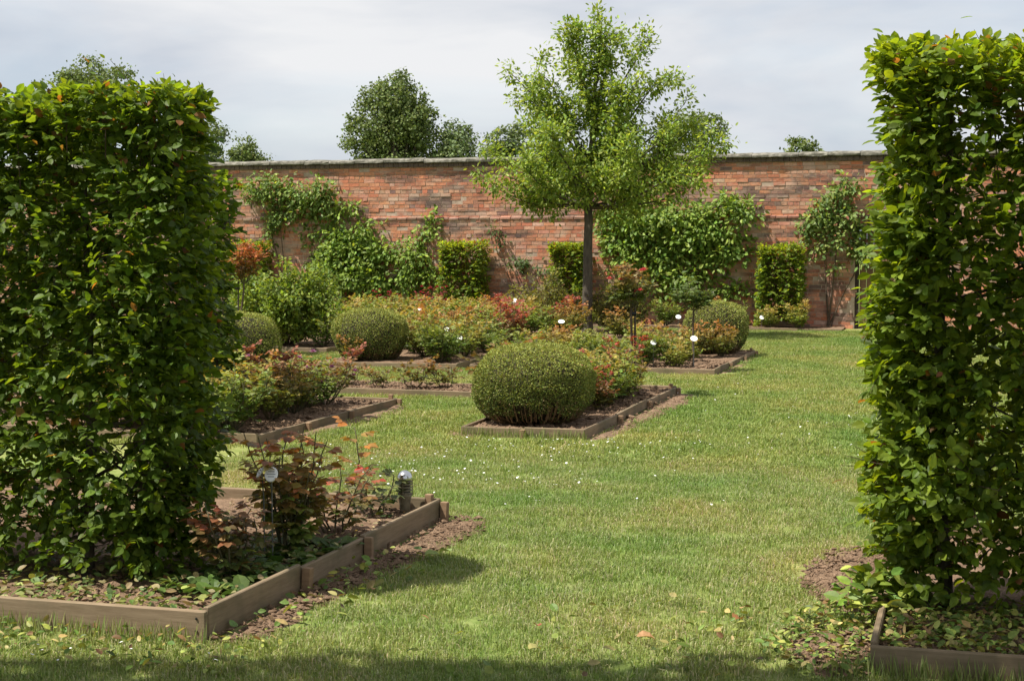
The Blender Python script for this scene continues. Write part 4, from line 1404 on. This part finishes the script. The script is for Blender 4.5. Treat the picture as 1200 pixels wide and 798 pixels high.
# the near rose: every leaf a part
def near_rose(label, x, y, h, rad, nst, seed, base, tip, redness, leafL, single=True, dens=1.0):
    r = np.random.default_rng(seed)
    t = thing('rose_bush', (x, y, .07), label, 'rose')
    P, D, N_, Ln, C = [], [], [], [], []
    for s in range(nst):
        az = 6.283 * (s + r.uniform(-.3, .3)) / nst
        hh = h * r.uniform(.55, 1.05)
        top = np.array([math.cos(az) * rad * r.uniform(.3, 1), math.sin(az) * rad * r.uniform(.3, 1), hh])
        p = limb_path(np.array([math.cos(az) * .03, math.sin(az) * .03, -.02]), top, 8, 0, r, .018)
        o = obj('stem', Bag().add(*tube(p, np.linspace(.0062, .0026, 8), 6)).mesh('stem', M_STEM, True), t)
        for k in range(int(10 * dens)):
            f = .22 + .78 * (k + r.random()) / (10 * dens)
            xk = min(f, .995) * 7
            i0 = int(xk)
            c = p[i0] + (p[min(i0 + 1, 7)] - p[i0]) * (xk - i0)
            a = k * 2.4 + r.normal(0, .4)
            rach = nrm(np.array([math.cos(a), math.sin(a), r.uniform(.0, .6)]))
            sd_ = nrm(np.cross(rach, [0, 0, 1.]))
            up = np.cross(sd_, rach)
            rl = leafL * r.uniform(1.2, 1.9)
            o2 = Bag().add(*tube([c, c + rach * rl * .6, c + rach * rl], [.0016, .0013, .001], 3, False))
            obj('leaf_stalk', o2.mesh('leaf_stalk', M_STEM), o)
            tt = np.clip(f ** 1.6 * redness * 1.2 + r.normal(0, .2) * redness, 0, 1)
            col = np.array(base) * (1 - tt) + np.array(tip) * tt
            for g, sg in ((.5, 1), (.5, -1), (.82, 1), (.82, -1), (1, 0)):
                P.append(c + rach * rl * g); D.append(nrm(rach * (.55 if sg else 1.2) + sd_ * sg * .9 + np.array([0, 0, -.3])))
                N_.append(nrm(up + r.normal(0, .25, 3))); Ln.append(leafL * r.uniform(.75, 1.2)); C.append(col)
    P, D, N_, Ln, C = map(np.array, (P, D, N_, Ln, C))
    C = vary(r, C, .2, .08)
    order = np.argsort(P[:, 1] - P[:, 2] * .3)
    one = order[:290] if single else order[:0]
    protos = {}
    tv_, tf = T_OVATE
    for i in one:
        key = (round(float(C[i][0]) * 22), round(float(C[i][1]) * 28))
        if key not in protos:
            protos[key] = mesh_np('leaf', tv_ * np.array([1, .36, .36]), tf, np.repeat(C[i][None], len(tv_), 0), M_ROSE)
        Dv = Vector(D[i]).normalized(); S = Vector(np.cross(N_[i], D[i])).normalized(); N2 = Dv.cross(S)
        o = obj('leaf', protos[key], t)
        o.matrix_local = Matrix(((Dv.x, S.x, N2.x, P[i, 0]), (Dv.y, S.y, N2.y, P[i, 1]), (Dv.z, S.z, N2.z, P[i, 2]), (0, 0, 0, 1))) @ Matrix.Scale(Ln[i], 4)
    rest = np.setdiff1d(np.arange(len(P)), one)
    if len(rest):
        obj('foliage', leaf_mesh('foliage', P[rest], D[rest], N_[rest], Ln[rest], Ln[rest] * .36, C[rest], T_OVATE, M_ROSE), t, 'stuff')
    return t

near_rose('red-leaved rose bush with two white labels growing beside the dappled hedge', -3.24, 6.93, .60, .27, 14, 901, (.16, .24, .05), (.42, .10, .05), .6, .056, True, 1.35)
near_rose('low dark green and red rose tucked against the end of the dappled hedge', -3.22, 6.28, .36, .2, 10, 905, (.10, .15, .04), (.28, .08, .045), .6, .05)
near_rose('small green rose with scarlet new leaves between the red bush and the bollard', -3.22, 7.45, .38, .28, 6, 902, (.09, .13, .03), (.33, .06, .04), .7, .050)
near_rose('single tall rose shoot with orange-bronze leaves beside the bollard light', -3.36, 8.12, .56, .07, 1, 903, (.10, .13, .04), (.36, .15, .045), 1.0, .062, True, 1.0)
near_rose('little low green rose at the foot of the tall bronze shoot', -3.22, 8.0, .22, .22, 4, 904, (.06, .10, .035), (.15, .12, .05), .6, .045, True, .8)

# ------------------------------------------------------------------ standard roses
def standard(label, x, y, zt, rad, hz, seed, base, tip, red, blooms, bcol, stake=True, lean=0.0, nst=9):
    r = np.random.default_rng(seed)
    t = thing('standard_rose', (x, y, .05), label, 'rose')
    top = zt - hz
    p = limb_path(np.array([0, 0, -.05]), np.array([lean, 0, top]), 8, 0, r, .008)
    obj('trunk', Bag().add(*tube(p, np.linspace(.016, .012, 8), 7)).mesh('trunk', M_TWIG, True), t)
    if stake:
        q = np.array([[.035, .02, -.05], [.035, .02, top * .98]])
        obj('stake', Bag().add(*tube(q, [.012, .012], 6)).mesh('stake', M_BARK), t)
        for zz in (top * .45, top * .88):
            V_, F_ = tube([(-.02, .01, zz), (.05, .02, zz + .004)], [.026, .026], 8)
            obj('tie', Bag().add(V_, F_).mesh('tie', M_LENS), t)
    ms = rose_meshes(seed + 1, hz, rad, nst, base, tip, red, .05, blooms, bcol, 0.0)
    for k, m in enumerate(ms):
        o = obj(['stems', 'foliage'][k] if k < 2 else 'bloom', m, t)
        if k == 1: o['kind'] = 'stuff'
        o.location = (lean, 0, top - .05)
    return t
fill(['green', 'yellow'], [2, 1], -9.4, -9.35, 21.3, 22.4, .5, 'beside the big light green shrub', (), .7, .9)
standard('standard rose on a bare staked trunk with pink and red blooms', -3.42, 15.75, 1.36, .30, .42, 951, (.10, .14, .035), (.28, .15, .06), .7, 7, (.62, .12, .13))
standard('small-headed green standard rose on a thin dark stem in the labelled bed', -3.36, 19.16, 1.10, .24, .32, 961, (.08, .12, .03), (.14, .18, .06), .5, 1, (.75, .72, .66), False)
standard('reddish orange standard rose rising behind the farther hedge, before the yellow-green pillar', -10.25, 20.2, 1.55, .36, .5, 971, (.17, .12, .035), (.36, .12, .045), .95, 3, (.5, .12, .06), True, .14, 14)

# ------------------------------------------------------------------ shrubs
def shrub(label, x, y, rx, ry, h, n, leafL, base, tip, seed, stems=26, T=T_SIX):
    r = np.random.default_rng(seed)
    t = thing('shrub', (x, y, .05), label, 'shrub')
    sb = Bag()
    paths = []
    for s in range(stems):
        az = r.uniform(0, 6.283)
        q = math.sqrt(r.random())
        top = np.array([math.cos(az) * rx * q, math.sin(az) * ry * q, h * (1.02 - .42 * q * q) * r.uniform(.85, 1.05)])
        p = limb_path(np.array([math.cos(az) * .12 * rx, math.sin(az) * .12 * ry, 0]), top, 7, 0, r, .03)
        p[1:-1, :2] += top[None, :2] * .14
        paths.append(p)
        sb.add(*tube(p, np.linspace(.013, .004, 7), 5, False))
        for k in range(5):
            i = r.integers(2, 7)
            d = nrm(np.array([top[0] * .8 + r.normal() * .5, top[1] * .8 + r.normal() * .5, r.uniform(-.1, .8)]))
            sp = limb_path(p[i], p[i] + d * r.uniform(.15, .38), 4, .02, r, .01)
            paths.append(sp)
            sb.add(*tube(sp, np.linspace(.005, .002, 4), 3, False))
    obj('stems', sb.mesh('stems', M_TWIG, True), t)
    pts, tan, fr = along(paths, r, n // 7, .14, .7)
    P, D, N_, Ln, C = leaf_clusters(r, pts, tan, 7, leafL * .7, leafL, base, tip, .25)
    k = P[:, 2] > .03
    obj('foliage', leaf_mesh('foliage', P[k], D[k], N_[k], Ln[k], Ln[k] * .32, C[k], T, M_CLIMB), t, 'stuff')
    return t
shrub('big bushy light green shrub between the box balls and the wall', -10.22, 21.75, .95, .8, 1.16, 15000, .065, (.11, .175, .03), (.29, .35, .065), 981, 40)
shrub('twiggy olive-brown shrub on one side of the young tree trunk, nearer the bare brick', -7.42, 27.0, .58, .5, .92, 4200, .05, (.13, .145, .034), (.29, .26, .07), 982, 30)
shrub('dark bushy olive shrub on the lawn side of the young tree trunk', -5.92, 26.25, .5, .45, .95, 4200, .05, (.10, .115, .028), (.24, .22, .06), 983, 30)

# ------------------------------------------------------------------ labels on stakes
def plant_label(x, y, z, label, rz=0.0, s=1.0, tilt=55):
    t = thing('plant_label', (x, y, .05), label, 'plant label', 'white oval plant labels')
    t.rotation_euler = (0, 0, rz)
    hh = z - .05
    obj('stake', Bag().add(*tube([(0, .01, -.05), (0, .008, hh * .7), (0, 0, hh)], [.004, .004, .004], 6)).mesh('stake', M_STAKE), t)
    n = 20
    def disc(k, zz, s=s * .88):
        return [(k * .036 * s * math.cos(6.283 * i / n), k * .046 * s * math.sin(6.283 * i / n), zz) for i in range(n)]
    V_ = disc(1, 0) + disc(1, .004) + disc(.93, .0055)
    F_ = [tuple(reversed(range(n)))] + [(i, (i + 1) % n, n + (i + 1) % n, n + i) for i in range(n)] + [(n + i, n + (i + 1) % n, 2 * n + (i + 1) % n, 2 * n + i) for i in range(n)] + [tuple(range(2 * n, 3 * n))]
    pl = obj('plate', Bag().add(V_, F_).mesh('plate', M_PLATE), t)
    pl.location = (0, -.002, hh)
    pl.rotation_euler = (R(tilt), 0, 0)
    return pl
LBL = [(-3.21, 6.68, .50, 'oval white label facing forward among the red rose leaves', .25, 1.0, 52), (-3.28, 6.72, .51, 'oval white label turned sideways among the red rose leaves', -.9, .95, 58),
       (-5.95, 11.62, .20, 'white label low in the bronze roses close to the farther hedge', .3, 1, 40), (-5.95, 12.75, .25, 'white label lying flat among the bronze roses mid bed', .3, 1, 25),
       (-8.92, 21.05, .16, 'white label standing at the lawn edge below the big light green shrub', .3, 1.2, 60), (-8.95, 24.4, .50, 'pale label among the roses behind the smooth box ball', .3, 1.1, 45),
       (-8.35, 23.2, .47, 'white label above the bronze roses near the square pillar', .3, 1.3, 35), (-7.15, 20.6, .40, 'white label on the yellow-green roses right behind the lawn strip', .3, 1.2, 35),
       (-6.55, 19.4, .36, 'white label low at the corner of the large rose bed', .3, 1.2, 35), (-5.65, 21.3, .50, 'large flat white label between the tree trunk and the biggest box ball', .3, 1.5, 22),
       (-3.86, 19.1, .37, 'white label over the low green roses beside the staked standard rose', .3, 1.3, 35), (-3.33, 19.02, .43, 'white label tied in front of the thin green standard rose stem', .3, 1.4, 32),
       (-4.62, 24.9, .42, 'white label on the strip of grass behind the labelled bed', .3, 1.4, 32), (-7.72, 25.9, .62, 'small white label before the bare brick and olive shrub', .3, 1.3, 45),
       (-3.78, 28.9, .24, 'white label at the foot of the upright clear pillar', .3, 1.3, 40)]
for i, a in enumerate(LBL):
    pl = plant_label(*a)
    if i < 2:   # the two near plates show faint engraved lines
        for k, w in enumerate((.034, .042, .03)):
            V_, F_ = box_vf(-w / 2, w / 2, -.002, .002, .0057, .0063)
            V_[:, 1] += .014 - k * .014
            obj('text_line', Bag().add(V_, F_).mesh('text_line', M_INK), pl)

# ------------------------------------------------------------------ bollard light
bl = thing('bollard_light', (-3.11, 8.22, .06), 'short louvred garden bollard light with steel dome in the bed corner', 'light')
V_, F_ = lathe([(.030, -.04), (.031, .05), (.034, .075), (.040, .10), (.041, .112), (.0, .112)], 20)
obj('post', Bag().add(V_, F_).mesh('post', M_POST, True), bl)
V_, F_ = lathe([(.030, .108), (.030, .20), (.0, .20)], 20)
obj('lens', Bag().add(V_, F_).mesh('lens', M_LENS, True), bl)
for k in range(5):
    V_, F_ = lathe([(.030, .118 + k * .017), (.042, .113 + k * .017), (.0425, .117 + k * .017), (.030, .125 + k * .017), (.0, .125 + k * .017)], 20)
    obj('louvre', Bag().add(V_, F_).mesh('louvre', M_POST, True), bl)
V_, F_ = lathe([(.044, .196), (.045, .206), (.041, .222), (.031, .236), (.017, .245), (.004, .248)], 24)
cap = obj('cap', Bag().add(V_, F_).mesh('cap', M_STEEL, True), bl)
for a in (.6, 2.7, 4.8):
    obj('strut', Bag().add(*tube([(.044 * math.cos(a), .044 * math.sin(a), .10), (.044 * math.cos(a), .044 * math.sin(a), .20)], [.0035, .0035], 6)).mesh('strut', M_POST), bl)

# ------------------------------------------------------------------ leaf litter and fallen leaves
def litter(name, poly, n, z, label, size=(.03, .085), seed=1, cols=None, lift=.02):
    r = np.random.default_rng(seed)
    P = rnd_in(poly, n)
    n = len(P)
    P3 = np.column_stack([P, z + np.abs(r.normal(0, lift, n))])
    az = r.uniform(0, 6.283, n)
    D = np.column_stack([np.cos(az), np.sin(az), r.normal(.1, .38, n)])
    N_ = nrm(np.column_stack([r.normal(0, .65, n), r.normal(0, .65, n), np.ones(n)]))
    Ln = r.uniform(size[0], size[1], n)
    cols = cols or [((.11, .17, .03), .4), ((.26, .29, .06), .35), ((.33, .27, .10), .15), ((.19, .11, .05), .1)]
    k = r.choice(len(cols), n, p=[c[1] for c in cols])
    C = vary(r, np.array([cols[i][0] for i in k]), .22, .08)
    o = obj(name, leaf_mesh(name, P3, D, N_, Ln, Ln * r.uniform(.2, .34, n), C, T_OVATE, M_LITTER))
    tag(o, label, 'leaf litter', kind='stuff')
    return o
litter('leaf_litter', [(-.31, 5.85), (.9, 5.85), (.9, 6.7), (-.31, 6.7)], 2600, .085, 'clipped leaves lying in the bed under the backlit hedge', (.018, .05), 1)
litter('leaf_litter', [(-.36, 5.62), (-.6, 5.65), (-.78, 6.0), (-.72, 6.5), (-.55, 6.85), (-.36, 6.8)], 620, .03, 'clipped leaves scattered over the grass beside the littered bed', (.016, .048), 2)
litter('leaf_litter', [(-.5, 6.35), (-.2, 6.3), (-.1, 6.75), (-.55, 6.85)], 170, .10, 'heap of fresh green clippings over the board of the littered bed', (.05, .09), 3, [((.13, .20, .03), .7), ((.27, .31, .06), .3)], .06)
litter('leaf_litter', [(-3.9, 6.7), (-3.0, 7.1), (-3.0, 8.25), (-4.2, 8.25)], 420, .08, 'dry leaf scraps on the soil between the near roses and the bollard', (.012, .04), 8, [((.16, .17, .05), .3), ((.33, .26, .14), .45), ((.20, .13, .07), .25)])
litter('leaf_litter', [(-1.25, 5.7), (-.6, 5.6), (-.7, 6.9), (-1.05, 6.5)], 90, .03, 'thin scatter of yellowed leaves at the edge of the clipped heap', (.016, .045), 9)
litter('leaf_litter', [(-4.6, 5.52), (-3.0, 5.52), (-2.99, 7.0), (-3.35, 7.2), (-4.6, 6.2)], 1500, .088, 'clipped leaves on the soil along the front board of the dappled hedge bed', (.02, .055), 4, [((.09, .14, .03), .4), ((.21, .24, .06), .35), ((.27, .22, .10), .25)])
litter('leaf_litter', [(-2.92, 5.6), (-2.6, 5.7), (-2.5, 7.3), (-2.92, 7.4)], 110, .025, 'green leaves dropped on the bare soil outside the dappled hedge bed', (.025, .065), 5)
litter('leaf_litter', [(-4.6, 5.0), (-2.6, 5.0), (-2.5, 5.6), (-2.9, 5.46), (-4.6, 5.46)], 420, .03, 'leaves caught in the grass before the long front board', (.018, .045), 6)
litter('leaf_litter', [(-2.2, 5.1), (-.5, 5.1), (-.9, 7), (-2.2, 6.2)], 45, .03, 'stray leaves on the mown grass between the two tall hedges', (.03, .06), 7)
# broad low leaves of ground weeds under the near roses
def weed_leaves(poly, n, seed):
    r = np.random.default_rng(seed)
    P = rnd_in(poly, n)
    n = len(P)
    P3 = np.column_stack([P, np.full(n, .085)])
    az = r.uniform(0, 6.283, n)
    D = np.column_stack([np.cos(az), np.sin(az), r.uniform(.1, .9, n)])
    N_ = np.column_stack([-np.cos(az) * .5, -np.sin(az) * .5, np.ones(n)])
    Ln = r.uniform(.05, .11, n)
    C = vary(r, mixc((.045, .09, .025), (.11, .17, .035), r.random(n)), .2, .06)
    tag(obj('ground_cover', leaf_mesh('ground_cover', P3, D, N_, Ln, Ln * .4, C, T_OVATE, M_ROSE)), 'low broad green leaves covering the soil under the near roses', 'ground cover', kind='stuff')
weed_leaves([(-3.4, 5.9), (-2.99, 5.9), (-2.98, 7.15), (-3.3, 7.2)], 260, 9)

fl_v, fl_f = T_OVATE
for x, y, rz, s, c, lb in ((-1.26, 5.93, .4, .075, (.42, .24, .12), 'pale orange-brown dead leaf lying on the open grass'), (-1.68, 5.98, 2.0, .05, (.30, .09, .05), 'small reddish dead leaf on the open grass'),
                           (-.93, 6.32, 1.2, .07, (.34, .15, .06), 'rusty brown dead leaf on the grass near the littered bed'), (-2.62, 7.2, .7, .095, (.24, .30, .08), 'large fresh green leaf on the soil beside the bed peg'),
                           (-2.52, 7.32, 2.6, .085, (.21, .27, .09), 'pale green leaf on the grass just past the soil strip'), (-1.62, 5.62, 1.0, .07, (.36, .33, .12), 'yellowed leaf at the edge of the foreground shade')):
    nv = fl_v * np.array([1, .36, .9]) + rng.normal(0, .02, fl_v.shape)
    o = obj('fallen_leaf', mesh_np('fallen_leaf', nv, fl_f, np.repeat(np.array([c]), len(nv), 0), M_LITTER))
    o.location = (x, y, .042)
    o.rotation_euler = (.15, -.1, rz)
    o.scale = (s, s, s)
    tag(o, lb, 'leaf', 'single fallen leaves on the ground')

# ------------------------------------------------------------------ unseen tree added behind the viewpoint, crown shaped to cast the foreground shade
def shade_tree():
    r = np.random.default_rng(77)
    t = thing('shade_tree', (-6.5, -2.0, 0), 'unseen leafy tree added behind the viewpoint, its crown shaped to shade the foreground grass', 'tree')
    org = np.array(t.location)
    obj('trunk', Bag().add(*tube([(0, 0, 0), (.1, .1, 2.5), (.3, .3, 5.2)], [.3, .25, .18], 12)).mesh('trunk', M_BARK, True), t)
    kx, ky = SX / math.tan(SUN_EL), SY / math.tan(SUN_EL)
    n = 17000
    z = r.uniform(5.0, 6.6, n)
    gx = r.uniform(-5.5, 2.2, n)              # where the shade lands
    gy = r.uniform(1.5, 8.2, n)
    wig = .05 * np.sin(gx * 5) + .04 * np.sin(gx * 13)
    k = (gy < 5.30 + .29 * (gx + 2.5) + wig)
    k |= (gx > -.12 + wig + 1.5 * np.clip(gy - 6.45, 0, 9)) & (gy < 6.95 + 2 * wig)
    gap = Noise(78, 3.2)(np.column_stack([gx, gy, gx * 0]))
    k &= ~((gx < -2.6) & (gap > .1)) 
    P = np.column_stack([gx - kx * z, gy - ky * z, z])[k]
    tb = Bag()
    for q in range(14):
        e = P[r.integers(0, len(P))] - org
        tb.add(*tube([(.3, .3, 5.0), e * .5 + np.array([.15, .15, 2.9]), e], [.1, .06, .015], 6, False))
    obj('limbs', tb.mesh('limbs', M_BARK, True), t)
    m = len(P)
    obj('crown', leaf_mesh('crown', P - org, nrm(r.normal(size=(m, 3))), nrm(r.normal(0, .5, (m, 3)) - np.array(tv)), .16, .06, vary(r, np.tile(np.array([[.05, .09, .02]]), (m, 1)), .2, .05), T_SIX, M_FAR), t, 'stuff')
shade_tree()
